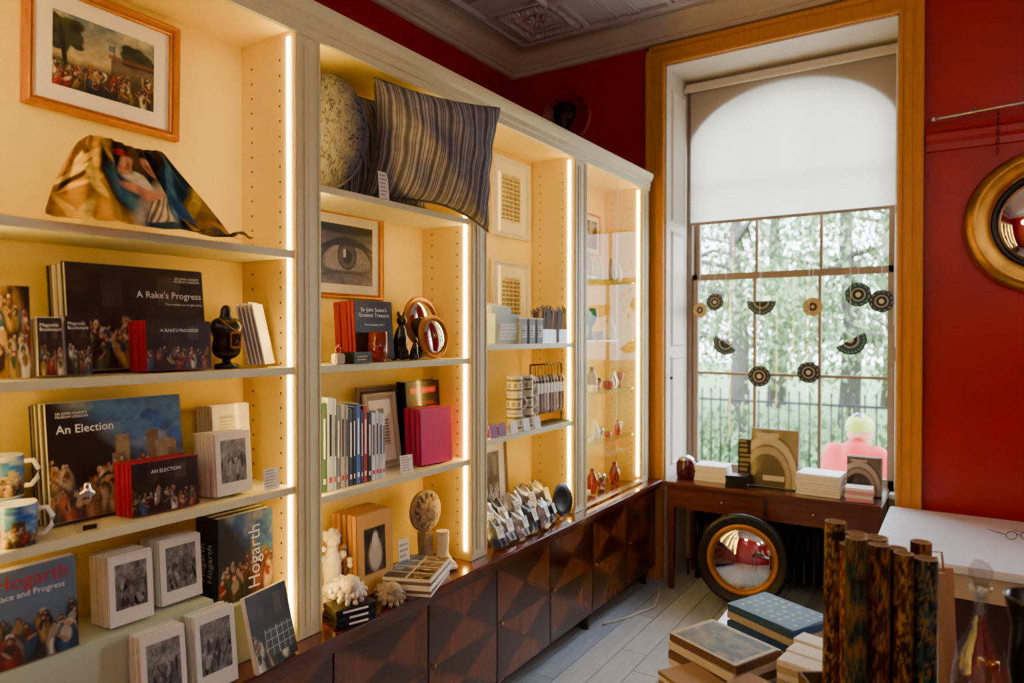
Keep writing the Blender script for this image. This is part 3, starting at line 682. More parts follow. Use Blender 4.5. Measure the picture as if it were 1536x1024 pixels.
pack('magenta_gift_box',-1.80,2.125,2.30,1.116,.225,.10,3,flat('#d0186a',.04),rz=84,edge=[mat('magenta','#b80f52',.4)],lean=2,nx=4,ny=4,sleeve=False)
label((-1.775,1.99,1.116),80,.06,.07)
def lionels(s=1): return [(0,0,0,.05),(0,-.03,-.012,.022),(.013,-.036,-.02,.012),(-.013,-.036,-.02,.012),(0,-.04,-.004,.009),(.018,-.032,.014,.012),(-.018,-.032,.014,.012)]+[(.052*math.cos(a*.524),-.004+rnd.uniform(-.008,.008),.052*math.sin(a*.524),.012) for a in range(12)]+[(.07*math.cos(a*.45+.2),.006,.07*math.sin(a*.45+.2),.010) for a in range(14)]
b=B('lion_mask_roundel'); b.lathe([(.001,.0),(.085,0),(.085,.018),(.075,.02),(.001,.02)],stone,40,T(0,0,0,90,0,0)); b.meta(lionels(),stone,sc=30,M=T(0,-.03,0)@Matrix.Diagonal((.95,.7,.95,1)),disp=.004)
b.box((0,.0,-.155),(.05,.05,.14),stone,bev=.004); b.done((-1.90,2.235,.906),(-4,0,86))
b=B('plaster_foot_sculpture'); b.meta([(0,.03,.115,.026),(0,.03,.09,.025),(0,.03,.06,.024),(0,.035,.03,.025),(0,.01,.028,.024),(0,-.012,.02,.021),(0,-.032,.014,.018),(.012,-.035,.012,.013),(-.012,-.035,.012,.013),(-.018,-.056,.009,.009),(-.006,-.060,.009,.008),(.004,-.058,.008,.007),(.013,-.054,.008,.007),(.021,-.048,.007,.006)],plastr,sc=25); b.cyl((0,.03,.135),.027,.012,plastr); b.done((-1.80,2.26,.682),(0,0,70))
b=B('plaster_cherub_statue'); b.box((0,0,.03),(.10,.08,.06),plastr,bev=.006)
b.meta([(0,0,.10,.030),(0,0,.14,.034),(0,0,.175,.028),(0,0,.205,.018),(0,-.005,.24,.027),(0,-.030,.235,.006),(.03,-.02,.07,.020),(-.03,-.02,.075,.020),(.035,-.04,.085,.018),(-.035,-.045,.09,.018),(.035,-.05,.06,.013),(-.03,-.055,.065,.013),(.042,0,.18,.014),(.06,-.02,.16,.011),(.05,-.04,.15,.010),(-.042,0,.18,.014),(-.058,-.02,.2,.011),(-.048,-.035,.225,.010),(.02,.01,.265,.010),(-.02,.01,.265,.010),(0,.0,.272,.010),(.025,.0,.25,.009),(-.025,0,.25,.009),(.05,.03,.16,.015),(-.05,.03,.16,.015),(.07,.04,.19,.011),(-.07,.04,.19,.011)],plastr,sc=40,disp=.002); b.done((-1.87,1.70,.68),(0,0,75))
pack('architectural_box_set',-1.83,1.79,1.975,.68,.30,.13,5,margin(lambda U,V:ell(ell(mixc(C('#1a1410')*np.ones((len(U),3)),C('#5a4a38'),fbm(U,V,6,3)*1.5-.5),U,V,.5,.4,.25,.3,'#b9ad96',.4),U,V,.5,.72,.12,.16,'#cdc0a8',.4),.2,'#c79850',.25,.2),edge=[mat('tan_cloth','#b8843a',.6)],lean=2,sleeve=False,nx=40,ny=50)
label((-1.86,2.075,.68),86,.06,.15)
b=B('magazine_stack')
for i in range(6):
    b.box((rnd.uniform(-.004,.004),rnd.uniform(-.004,.004),.005+i*.0105),(.27,.19,.0095),[paper,mat('mag_cover','#6b5a50',.3),paper][i%3],(0,0,rnd.uniform(-2,2)))
b.pic(0,0,-.095,.27,.19,lambda U,V:mixc(election(91,1.3,16)(U,V),C('#b5ad9d'),np.where((U%.25<.03)|(V%.5<.04),1.,0.)),prg,60,40,M=T(0,0,.0635,-90,0,0)); b.done((-1.775,2.05,.68),(0,0,112))
b=B('notecard_box_stack')
for i in range(3): b.box((rnd.uniform(-.004,.004),0,.011+i*.021),(.15,.1,.02),black,(0,0,rnd.uniform(-5,5)),bev=.002); b.box((0,-.0515,.011+i*.021),(.09,.001,.007),wtx)
b.done((-1.735,1.655,.68),(0,0,70))
b=B('lion_mask_sculpture'); b.meta(lionels(),plastr,sc=30,M=T(0,0,.03,-60,0,0)@Matrix.Scale(.85,4),disp=.003); b.done((-1.75,1.665,.752),(0,0,75))
b=B('lion_mask_sculpture'); b.meta(lionels(),stone,sc=30,M=T(0,0,.03,-60,0,0)@Matrix.Scale(.75,4),disp=.004); b.done((-1.725,1.845,.686),(0,0,75))

# ---------- BAY 3
wfr=mat('white_frame','#dedad2',.4)
frame('framed_map_print',-2.018,2.90,3.255,2.155,2.57,archives(5),.025,.02,wfr,.055,'#ece8de',nx=70,ny=90); frame('framed_map_print',-2.018,2.90,3.255,1.62,2.03,archives(6),.025,.02,wfr,.055,'#ece8de',nx=70,ny=90)
b=B('notebook_basket'); lb=mat('pale_blue','#a8c0c8',.5)
for i in range(5): b.box((-.0,-.02-.02*i,.1),(.15,.014,.19-.01*i),[lb,paper][i%2],(-4,0,0))
b.rectsweep(-.085,.085,-.13,.01,[(0,0),(.004,0),(.012,.14),(.008,.14)],lb,'xy'); b.pic(0,-.138,.03,.14,.08,lines('#b8cdd4','#f3f6f7',4,5),pr,20,10,M=T(0,0,0,5,0,0)); b.done((-1.93,2.72,1.601),(0,0,86))
b=B('lavender_book'); b.box((0,0,.125),(.1,.03,.02),mat('mauve','#b06a8c',.5)); b.box((0,0,.06),(.1,.05,.12),paper); b.done((-1.97,2.58,1.601),(0,0,90))
for k,yy in enumerate((2.82,2.895,2.97)):
    b=B('candle_box'); b.box((0,0,.06),(.055,.055,.12),mat('blue_grey_card','#8c9ba3',.6),bev=.002); b.pic(0,-.0282,.03,.04,.06,lines('#dfe3e2','#6e7a80',k,5),pr,10,12); b.box((0,0,.122),(.056,.056,.006),paper); b.done((-1.795,yy,1.601),(0,0,88))
b=B('pencil_packs')
pc=['#b8a888','#7d6f5c','#d8cdb4','#a08a60','#5e564a','#cbb98c']
for j in range(2):
    b.box((0,-.02-.05*j,.035),(.28,.04,.07),acry)
    for i in range(15):
        x=-.13+i*.0185; hh=.16+rnd.uniform(-.01,.02)
        b.cyl((x,-.02-.05*j,hh/2+.003),.0075,hh,mat('pencil_'+pc[i%6],pc[i%6],.5),(rnd.uniform(-4,4),rnd.uniform(-3,3),0),n=8); b.sph((x,-.02-.05*j,hh+.006),(.010,.010,.012),mat('pencil_'+pc[(i+2)%6]),n=8)
b.done((-1.86,3.14,1.601),(0,0,90))
gm=lambda U,V:np.where(((V>.72)&(V<.86)|((V<.3)&(V>.18)))[:,None],C('#6d7448'),np.where(((abs(V-.5)<.12)&((U*8)%1<.5))[:,None],C('#9a9468'),C('#ddd6c0')))
for j,(yy) in enumerate((2.79,2.89)):
    for k in range(3): mug('espresso_mug',(-1.805,yy,1.181+k*.089),60 if k%2 else 75,gm,.038,.086)
b=B('hanging_keyring_rack'); b.tube([(-.16,0,.31),(.16,0,.31)],.004,iron); b.tube([(-.16,0,.0),(-.16,0,.31)],.004,iron); b.tube([(.16,0,0),(.16,0,.31)],.004,iron); b.box((0,0,.004),(.33,.10,.008),iron)
for i in range(9):
    x=-.132+i*.033; cc=['#d8cfc0','#8a7c70','#b8a898'][i%3]; m_=mat('tassel_'+cc,cc,.8,var=.3,vs=60)
    b.tube([(x,0,.32),(x,-.012,.30),(x,-.012,.25)],.0015,iron,n=5)
    b.tube([(x,-.012,.255),(x,-.013,.245),(x,-.014,.16),(x+.002,-.014,.08),(x+.002,-.013,.06)],[.004,.015,.017,.018,.012],m_,n=10); b.box((x,-.033,.19),(.024,.002,.05),paper); b.cyl((x,-.014,.225),.0175,.01,dark,n=10)
b.done((-1.82,3.12,1.181),(0,0,90))
pack('travel_guide_book',-1.86,2.53,2.65,1.181,.2,.05,3,tavern(95,.8,8),edge=W5,lean=8,rz=76,nx=20,ny=30)
for yy,c in((2.55,'#7a3a7c'),(2.62,'#7a3a7c'),(2.72,'#e8e4da'),(2.83,'#e8e4da'),(2.93,'#e8e4da')):
    b=B('greeting_card'); m_=mat('card_'+c,c,.5); b.box((0,0,.03),(.05,.002,.06),m_,(-12,0,0)); b.box((0,.016,.027),(.05,.002,.058),m_,(18,0,0)); b.pic(0,-.003,.008,.04,.042,lines(c,'#b8b0a8',3,5),pr,10,12,M=T(0,0,0,-12,0,0)); b.done((-1.762,yy,1.182),(0,0,85))
frame('framed_photograph',-1.96,2.70,2.97,.68,1.13,grey(tavern(99)),.02,.015,mat('taupe_wood'),.05,'#ece8e0',lean=3)
film=mat('silver_bag_film','#a4a6ab',.22,.55,bump=.9,bs=60)
def bag(loc,rz,seed,s=1):
    b=B('bagged_gift')
    for sd in(-1,1):
        def sb(u,v,sd=sd):
            a=(u-.5)*2; w=.052*(1-.25*max(0,v-.7)/.3)*s
            p=(max(0,1-a*a))**.5*(max(0,math.sin(math.pi*min(1,v*.95+.08))))**.6
            return (a*w+.004*math.sin(v*14+seed),sd*(.024*p+.003*math.sin(u*16+v*11+seed)*(1-abs(a))+.001)*s+.012*v*math.sin(seed),(.002+.13*v+.006*math.sin(u*11+seed)*v)*s)
        b.pic(0,0,0,1,1,flat('#ffffff'),film if seed%3 else mat('charcoal_bag_film','#4c5058',.25,.3,bump=.9,bs=60),16,18,surf=sb if sd<0 else (lambda u,v:sb(1-u,v)))
    b.box((.0,-.030*s,.07*s),(.045*s,.001,.055*s),paper,(-4,0,5)); b.pic(0,-.0312*s,.05*s,.04*s,.045*s,lines('#e8e8ea','#90949a',seed,4),pr,8,8,M=T(0,0,0,0,0,5))
    return b.done(loc,(-20,0,rz))
for i,(x,y,s) in enumerate(((-1.735,2.56,.95),(-1.75,2.66,1.05),(-1.735,2.77,.95),(-1.75,2.88,1.05),(-1.74,2.98,1.0),(-1.83,2.62,1.25),(-1.85,2.75,1.25),(-1.86,3.04,1.4),(-1.85,3.17,1.4),(-1.755,3.08,.9),(-1.86,2.9,1.25))): bag((x,y,.690),78+(i*29)%24,i,s)
b=B('display_plate'); b.lathe([(.001,.004),(.05,.004),(.085,.018),(.087,.016),(.05,0),(.001,0)],black,40,T(0,0,0,90,0,0)); b.box((0,.0,-.085),(.08,.04,.01),acry); b.done((-1.775,3.19,.775),(-10,0,85))

# ---------- BAY 4 display contents
def vase(name,loc,prof,m_,s=1): b=B(name); b.lathe([(r*s,z*s) for r,z in prof],m_,28); b.done(loc)
P1=[(.001,0),(.03,0),(.045,.04),(.05,.09),(.035,.14),(.018,.17),(.022,.20),(.02,.2),(.015,.17),(.001,.02)]
P2=[(.001,0),(.03,0),(.012,.02),(.008,.06),(.03,.09),(.038,.13),(.03,.15),(.028,.15),(.001,.085)]
P3=[(.001,0),(.04,0),(.05,.02),(.05,.07),(.046,.072),(.001,.07)]
gl=[mat('red_glass','#b8301e',.1,trans=.3),mat('amber_glass'),mat('teal_glaze','#2a5a60',.2),mat('gold_lustre','#c89040',.25,.7),mat('smoky_glass','#b8a898',.1,trans=.5),white,plastr,silver]
for z in(.69,1.0,1.30,1.61,1.98):
    k=0; y=3.50
    while y<4.18:
        s=rnd.uniform(.6,.9) if z>1.5 else rnd.uniform(.42,.75)
        vase(['glass_vase','glass_goblet','trinket_box'][k%3 if z<1.9 else 0],(rnd.uniform(-1.90,-1.84),y,z+.001),[P1,P2,P3][k%3 if z<1.9 else 0],gl[2] if (z==1.61 and k==1) else gl[rnd.choice([0,1,3,4,5,6,7,3,5]) if z<1.5 else rnd.choice([3,5,5,6,4])],1.25 if (z==1.61 and k==1) else s); y+=rnd.uniform(.07,.11) if z<1.5 else rnd.uniform(.14,.22); k+=1
frame('framed_picture',-2.018,3.55,3.72,2.2,2.42,tavern(55),.012,.012,gold,.02)
frame('framed_picture',-2.018,3.9,4.15,2.15,2.42,landscape(56),.015,.012,gold,.03)

# ------------------------------------------------------------ window wall
b=B('bust_medallion'); b.lathe([(.001,.004),(.17,.004),(.175,.02),(.19,.03),(.21,.022),(.22,.0)],red,56,T(0,0,0,90,0,0))
bz=mat('dark_bronze','#2a1a12',.35,.5)
b.meta([(0,-.03,-.02,.055),(0,-.035,.02,.058),(0,-.04,-.06,.04),(0,-.085,-.01,.012),(0,-.088,-.022,.012),(0,-.07,-.045,.016),(0,-.04,-.1,.035),(.02,-.08,.01,.01),(-.02,-.08,.01,.01)]+[(.07*math.cos(a*.5),-.03,.03+.065*math.sin(a*.5),.024) for a in range(-1,8)]+[(.06*math.cos(a*.55),-.06,.04+.05*math.sin(a*.55),.02) for a in range(0,6)],bz,sc=15,disp=.004); b.done((-2.43,YW,3.21))
cmirror('convex_wall_mirror',.375,.125,mat('antique_gold','#b58430',.3,.9,var=.3,vs=12),(.365,YW-.015,2.22),(0,0,0),inner=.02,fm2=black)
b=B('brass_hanging_rail'); b.tube([(-.14,YW-.10,2.795),(.75,YW-.10,2.84)],.008,silver); b.sph((-.14,YW-.10,2.795),.014,silver,n=10)
for xx in(.04,.6): b.tube([(xx,YW-.002,2.83),(xx,YW-.05,2.85),(xx,YW-.10,2.815)],.005,silver)
for i in range(9):
    z=2.79-.024*i; X=T(.14,YW-.09+.006*i,z,0,0,90*(i%2)); b.tube([(.006*math.cos(t*.785),0,.016*math.sin(t*.785)) for t in range(8)],.002,iron,n=5,closed=True,M=X)
b.done()
b=B('window_console_table')
b.bb(-1.635,-.37,4.27,4.80,.672,.70,mahog2,.006); b.bb(-1.60,-.38,4.30,4.325,.53,.672,mahog2,.003); b.bb(-1.60,-1.575,4.30,4.78,.53,.672,mahog2); b.bb(-.405,-.38,4.30,4.78,.53,.672,mahog2)
for x in(-1.58,-.40):
    for y in(4.32,4.76): b.add([(x-.025,y-.025,.672),(x+.025,y-.025,.672),(x+.025,y+.025,.672),(x-.025,y+.025,.672),(x-.016,y-.016,0),(x+.016,y-.016,0),(x+.016,y+.016,0),(x-.016,y+.016,0)],[(0,1,5,4),(1,2,6,5),(2,3,7,6),(3,0,4,7),(4,5,6,7)],mahog2)
b.bb(-1.0,-.98,4.296,4.30,.55,.66,dark); b.sph((-1.25,4.29,.60),.012,brass,n=10); b.sph((-.72,4.29,.60),.012,brass,n=10); b.done()
b=B('cast_iron_radiator')
for i in range(19):
    x=-1.5+i*.058
    for y in(4.60,4.68): b.tube([(x,y,.10),(x,y,.48)],.018,iron,n=8)
    b.sph((x,4.64,.49),(.024,.06,.03),iron,n=10); b.sph((x,4.64,.10),(.024,.06,.03),iron,n=10)
for x in(-1.5,-.456): b.box((x,4.64,.045),(.03,.1,.09),iron)
b.tube([(-1.53,4.64,.1),(-1.58,4.64,.1),(-1.58,4.64,0)],.012,iron); b.done()
cmirror('floor_convex_mirror',.268,.065,black,(-1.09,4.17,.315),(-9,0,6),inner=.025,fm2=gold)
b=B('mirror_easel_block'); b.box((0,0,.02),(.14,.10,.035),white,bev=.004); b.box((0,-.045,.045),(.05,.003,.085),paper,(-8,0,0)); b.done((-1.09,4.08,0.003))
b=B('power_cable'); b.tube([(-1.70,3.55,.006),(-1.62,3.72,.006),(-1.55,3.95,.006),(-1.6,4.15,.006),(-1.66,4.3,.006)],.006,white,n=6); b.done()
def stack(name,loc,rz,w,d,n,t,ms,top=None,jit=3):
    b=B(name)
    for i in range(n): b.box((rnd.uniform(-.003,.003),rnd.uniform(-.003,.003),t*(i+.5)),(w,d,t*.93),ms[i%len(ms)],(0,0,rnd.uniform(-jit,jit)),bev=min(.0015,t*.2))
    if top: b.pic(0,0,-d/2,w*.98,d*.98,top,pr,80,60,M=T(0,0,t*n+.0008,-90,0,0))
    return b.done(loc,(0,0,rz))
b=B('dark_glass_jar'); b.lathe([(.001,0),(.055,0),(.065,.02),(.065,.1),(.05,.12),(.05,.125),(.001,.125)],mat('plum_glass','#4a1420',.12,trans=.35),28); b.lathe([(.001,.15),(.02,.148),(.052,.128),(.052,.12)],silver,28); b.done((-1.53,4.45,.701))
pw=mat('bright_white_card','#f4f4f2',.5)
stack('white_card_stack',(-1.36,4.48,.701),4,.20,.16,6,.017,[pw,paper])
stack('black_box_stack',(-1.175,4.37,.701),6,.13,.09,3,.024,[black,black])
pack('black_notebook',0,-.04,.045,0,.27,.05,3,lambda U,V:lines('#101012','#8a7a58',3,9)(U,V),rz=0,lean=2,edge=[black],sleeve=False,nx=14,ny=40).location=(-1.165,4.55,.702)
def archart(U,V):
    img=mixc(C('#8f8378')*np.ones((len(U),3)),C('#6a5e56'),V)
    for k,(rx,ry,c) in enumerate(((.85,.80,'#4a403a'),(.80,.74,'#b2a89c'),(.66,.60,'#5e5048'),(.62,.56,'#988c80'),(.5,.44,'#473c36'))): img=ell(img,U,V,.35,.12,rx*.8,ry,c,.05)
    img=mixc(img,C('#d8d2ca'),np.where((abs(U-.5)<.22)&(V<.2)&(V>.1),.8,0.))
    return mixc(img,C('#c8c0b6'),np.where((V>.86)&(V<.93)&(U>.1)&(U<.6),.7,0.))
pack('architecture_book',0,-.14,.14,0,.35,.05,2,archart,rz=0,lean=6,edge=[mat('taupe_board','#8a7d72',.5)],sleeve=True,nx=60,ny=80).location=(-.975,4.48,.702)
stack('white_card_stack',(-.705,4.45,.701),-4,.24,.20,7,.018,[pw,paper])
pack('card_box',0,-.09,.09,0,.22,.08,4,archart,rz=0,lean=3,edge=[mat('taupe_board')],nx=40,ny=50).location=(-.485,4.58,.702)
stack('pink_card_stack',(-.49,4.37,.701),3,.14,.11,4,.02,[mat('pink_card','#e0a0b4',.5),paper])
def deco(x,z,r,half=False,tilt=0,seed=0):
    b=B('hanging_plate_decoration'); n=48; nr=12
    teal=['#12414c','#1c2a40','#b89a62','#144450'][seed%4]
    vs=[];cs=[];fs=[]; A=math.pi if half else 2*math.pi
    c1=C(teal);c2=C('#d6ccb0');c3=C('#0c1620')
    for j in range(nr+1):
        for i in range(n+1):
            a=(math.pi if half else 0)+A*i/n; rr=r*j/nr
            vs.append((rr*math.cos(a),0,rr*math.sin(a)))
            q=j/nr; p=c1
            if q>.95: p=c3
            elif q>.86: p=c1
            elif q>.78: p=c1*.6+c2*.4 if (i//2)%2 else c1
            elif q>.5: p=c1
            elif q>.42: p=c2*.6
            elif q>.2: p=c3
            else: p=c2*.8 if seed%2 else c1
            cs.append(tuple(p))
    for j in range(nr):
        for i in range(n): k=j*(n+1)+i; fs.append((k,k+1,k+n+2,k+n+1))
    M=T(0,0,0,0,tilt,0)
    b.add(vs,fs,pr,M,cols=cs)
    b.add([(v[0],.003,v[2]) for v in vs],[f[::-1] for f in fs],pr,M,cols=cs)
    b.tube([(0,.0,r*.9 if not half else 0),(.004*math.sin(seed),.0,(2.42-z)*.5),(0,.0,2.42-z)],.0012,paper,n=4)
    b.done((x,4.855,z))
for i,a in enumerate(((-1.573,1.816,.052),(-1.467,1.87,.06),(-1.151,1.87,.095,True,0),(-.827,1.824,.06),(-.56,1.895,.075),(-.43,1.85,.07),(-1.39,1.585,.085,True,35),(-.605,1.61,.095,True,-30),(-1.163,1.36,.072),(-.851,1.395,.07))): deco(*a[:3],*(a[3:] if len(a)>3 else (False,0)),seed=[2,1,0,2,3,1,0,3,1,1][i])

# ------------------------------------------------------------ white desk
b=B('white_desk'); dw=mat('desk_white','#dfe2e8',.3)
b.bb(-.34,1.0,3.40,4.38,.655,.69,dw,.006); bei=mat('desk_beige','#b8a88c',.5)
b.bb(-.31,.97,3.43,4.35,.545,.655,bei,.003)
b.bb(-.28,.25,3.5,4.3,.08,.545,mat('desk_pedestal','#3a1512',.4),.004); b.bb(.6,.95,3.5,4.3,.08,.545,mat('desk_pedestal'),.004)
for x in(-.27,.94):
    for y in(3.47,4.31): b.box((x,y,.27),(.045,.045,.54),bei)
b.done()
b=B('spectacles'); 
for s in(-1,1): b.tube([(s*.033+.024*math.cos(t*.52),0,.02+.019*math.sin(t*.52)) for t in range(12)],.0015,iron,n=5,closed=True); b.tube([(s*.057,0,.022),(s*.06,.13,.012)],.0015,iron,n=5)
b.tube([(-.009,0,.024),(.009,0,.024)],.0015,iron,n=5); b.done((.22,3.98,.691),(0,0,30))
# ------------------------------------------------------------ foreground table
b=B('display_table'); b.bb(-.68,.85,1.25,2.42,.67,.70,mahog2,.006); b.bb(-.64,.81,1.29,2.38,.58,.67,mahog2)
for x in(-.61,.78):
    for y in(1.32,2.35): b.tube([(x,y,.58),(x,y,.45),(x,y,.1),(x,y,0)],[.03,.025,.018,.015],mahog2,n=12)
b.done()
bl=mat('blue_cloth_cover','#2c5480',.5)
def bluecov(U,V):
    a=((U*9)%1<.42)&((V*6)%1<.5)&(U>.06)&(U<.94)&(V>.08)&(V<.92)
    r=((U*9).astype(int)*7+(V*6).astype(int)*13)%5
    return np.where((a&(r!=2))[:,None],C('#9ab4c8'),C('#2a568c'))
stack('blue_book_stack',(-.46,2.17,.701),-25,.24,.18,5,.024,[bl,mat('grey_pages','#b8b2a4',.7)],top=bluecov)
stack('picture_book_stack',(-.555,1.925,.701),-25,.24,.18,4,.024,[pedge,mat('brown_cover','#6d5240',.4)],top=margin(lambda U,V:mixc(mixc(archives(3,'#8a7a5c')(U,V),C('#2c3848'),np.clip(vn(U,V,8,3)*2.4-.8,0,1)),C('#3a2c20'),np.clip(vn(U,V,12,8)*2-.8,0,1)),.06,'#b8a984'))
for i,(x,y) in enumerate(((-.315,2.01),(-.32,1.935),(-.325,1.86))):
    stack('tied_card_bundle',(x,y,.701),-20+i*4,.13,.06,7,.017,[paper,mat('cream_card','#c8b890',.6)],jit=5)
stack('envelope_stack',(-.575,1.755,.701),-30,.16,.12,5,.011,[mat('kraft','#9a7c54',.7),paper]); stack('kraft_box_stack',(-.40,1.71,.701),-20,.18,.14,3,.028,[mat('kraft'),mat('kraft_dark','#6d5232',.7)])
pals=[('#14241e','#8a6428','#244a42'),('#3a120e','#a87430','#182830'),('#1c140e','#70401a','#a88440'),('#0e1c24','#2f5656','#8c7038'),('#2c120c','#8a3018','#b88c48'),('#151518','#463824','#702418')]
b=B('marbled_wrapping_paper_rolls'); k=0
for row in range(3):
    for col_ in range(4):
        ox=(-.062+.050*col_)+(.018 if row%2 else 0); oy=.055*row
        if row==2 and col_==3: continue
        px=-.14+.838*ox-.546*oy; py=1.69+.546*ox+.838*oy; h=.485+rnd.uniform(-.02,.02)-(.025 if col_>1 else 0)
        r=.022+rnd.uniform(-.002,.002); M=T(px,py,.712,rnd.uniform(-1,1),rnd.uniform(-1,1),rnd.uniform(0,360))
        b.lathe([(r,h*i/80) for i in range(81)],prg,40,M,fn=marble(k*7+3,pals[k%6])); b.lathe([(r,h),(r-.004,h+.001),(r-.005,h),(r-.006,h-.06)],mat('kraft'),24,M); b.lathe([(r-.009,h-.01),(r-.012,h-.01),(r-.012,h-.1),(.001,h-.1)],mat('kraft_dark'),24,M); k+=1
b.rectsweep(-.10,.13,-.045,.17,[(0,0),(.006,0),(.012,.13),(.006,.13)],mat('kraft_dark'),'xy',M=T(-.14,1.69,.701,0,0,33)); b.box((.015,.07,.004),(.23,.22,.006),mat('kraft_dark'),M=T(-.14,1.69,.701,0,0,33)); b.done()
b=B('glass_decanter'); dg=glassmat('decanter_glass',(.90,.93,.92),.17,.02)
b.lathe([(.001,.001),(.046,.001),(.05,.02),(.048,.28),(.040,.335),(.020,.37),(.013,.40),(.013,.445),(.019,.45),(.019,.458),(.012,.458)],dg,40)
b.lathe([(.001,.012),(.043,.014),(.043,.28),(.036,.33),(.016,.365),(.010,.40),(.010,.44)],dg,40)
b.lathe([(.001,.43),(.009,.44),(.011,.462),(.019,.475),(.021,.492),(.012,.508),(.001,.51)],dg,12,smooth=False); b.done((.03,1.62,.701))
b=B('black_vase'); b.lathe([(.001,0),(.04,0),(.045,.02),(.03,.1),(.035,.2),(.05,.3),(.045,.38),(.055,.43),(.057,.44),(.051,.44),(.04,.38),(.001,.33)],black,36); b.done((.125,1.67,.701))
b=B('black_bowl'); b.lathe([(.001,0),(.03,0),(.03,.01),(.07,.04),(.09,.08),(.087,.08),(.065,.045),(.001,.02)],black,36); b.done((.17,1.85,.701))
b=B('paper_gift_bags'); kb=mat('tan_cloth_bag','#b89468',.75,var=.1)
for i in range(3):
    b.add([(-.05,-.02,0),(.05,-.02,0),(.05,.02,0),(-.05,.02,0),(-.045,-.006,.3),(.045,-.006,.3),(.045,.006,.3),(-.045,.006,.3)],[(0,1,5,4),(1,2,6,5),(2,3,7,6),(3,0,4,7),(0,3,2,1),(4,5,6,7)],kb,M=T(i*.03,i*.05,.004,-4,3*i-3,10*i))
    b.tube([(-.02+i*.03,i*.05+.01,.29),(-.015+i*.03,i*.05+.01,.35),(.015+i*.03,i*.05+.01,.35),(.02+i*.03,i*.05+.01,.29)],.003,kb,n=6)
b.done((-.08,2.10,.701),(0,0,20))
b=B('brass_candlestick'); b.lathe([(.001,0),(.045,0),(.045,.008),(.012,.02),(.009,.1),(.015,.11),(.009,.12),(.009,.2),(.02,.21),(.02,.23),(.001,.225)],brass,28); b.done((.05,1.85,.701))

# ------------------------------------------------------------ exterior
lawn=mat('lawn_grass','#6f8f55',.9,var=.3,vs=1.5); road=mat('road_asphalt','#8a8c8e',.8,var=.1)
GZ=-.85
b=B('ground'); b.bb(-30,30,5.06,12.4,GZ-.2,GZ,road); b.bb(-40,40,12.4,60,GZ-.2,GZ+.05,lawn); b.done()
b=B('iron_railings')
for i in range(110):
    x=-12+i*.16; b.tube([(x,12,GZ),(x,12,GZ+1.5)],.016,iron,n=6); b.lathe([(.02,0),(.022,.02),(.001,.08)],iron,6,T(x,12,GZ+1.5))
b.bb(-12,5.6,11.98,12.02,GZ+1.34,GZ+1.38,iron); b.bb(-12,5.6,11.98,12.02,GZ+.15,GZ+.19,iron); b.done()
leafm=[translucent('leaf_%d'%i,c,.45) for i,c in enumerate(['#78905e','#94aa7c','#587246','#aebf9c'])]
bark=mat('bark','#57504a',.9,var=.3,vs=6)
def tree(x,y,h,s,seed):
    r=random.Random(seed); b=B('tree')
    b.tube([(0,0,0),(.1,0,h*.3),(-.1,.1,h*.6),(0,0,h*.9)],[.25*s,.2*s,.15*s,.06*s],bark,n=10)
    for k in range(9):
        a=r.uniform(0,6.28); z=h*r.uniform(.25,.8); L=r.uniform(1.5,3)*s
        b.tube([(0,0,z),(L*.5*math.cos(a),L*.5*math.sin(a),z+.4),(L*math.cos(a),L*math.sin(a),z+r.uniform(-.3,1))],[.08*s,.05*s,.02*s],bark,n=6)
    vs=[[] for _ in range(4)]
    for c in range(30):
        a=r.uniform(0,6.28); R_=r.uniform(.5,3.2)*s; cz=h*r.uniform(.22,1.0); cx,cy=R_*math.cos(a),R_*math.sin(a)
        for k in range(170):
            g=[r.gauss(0,.45)*s for _ in range(3)]; p=Vector((cx+g[0],cy+g[1],max(.4,cz+g[2]*.8)))
            q=r.uniform(.05,.12); e=Euler((r.uniform(0,3),r.uniform(0,3),r.uniform(0,3))).to_matrix()
            vs[r.randint(0,3)]+= [p+e@Vector((-q,0,0)),p+e@Vector((0,-q*.5,0)),p+e@Vector((q,0,0)),p+e@Vector((0,q*.5,0))]
    for i in range(4): b.add(vs[i],[(j,j+1,j+2,j+3) for j in range(0,len(vs[i]),4)],leafm[i])
    b.done((x,y,GZ+.05))
for i,(x,y,h,s) in enumerate(((-4.6,17,7,1),(-2.4,19,8,1.1),(-7.2,20,8,1.2),(-.6,18,7,1),(-5.2,24,9,1.3),(-9.5,25,9,1.3),(-2,26,9,1.4),(2,22,8,1.2))): tree(x,y,h,s,i)
def hedge(x0,x1,y,h,seed):
    r=random.Random(seed); b=B('hedge'); vs=[[] for _ in range(4)]
    for k in range(5200):
        p=Vector((r.uniform(x0,x1),y+r.uniform(-.4,.4),r.random()*h*(.85+.3*math.sin(k))+.02)); q=r.uniform(.05,.1); e=Euler((r.uniform(0,3),r.uniform(0,3),r.uniform(0,3))).to_matrix()
        vs[r.randint(0,2)]+= [p+e@Vector((-q,0,0)),p+e@Vector((0,-q*.5,0)),p+e@Vector((q,0,0)),p+e@Vector((0,q*.5,0))]
    for i in range(3): b.add(vs[i],[(j,j+1,j+2,j+3) for j in range(0,len(vs[i]),4)],leafm[i])
    b.done((0,0,GZ+.05))
hedge(-9,2,13.2,1.1,3)
b=B('cyclist_person'); jk=mat('coral_jacket','#b81810',.6,var=.1); tr=mat('dark_trousers','#20242c',.7); sk=mat('skin','#c98d6c',.5); ye=mat('neon_helmet','#94a82c',.4); hw_=mat('helmet_white','#a8aca8',.5)
def chain(pts,rs,k=6):
    o=[]
    for (a,c,ra,rc) in zip(pts,pts[1:],rs,rs[1:]):
        for i in range(k):
            t=i/k; o.append((*[a[j]*(1-t)+c[j]*t for j in range(3)],ra*(1-t)+rc*t))
    return o+[(*pts[-1],rs[-1])]
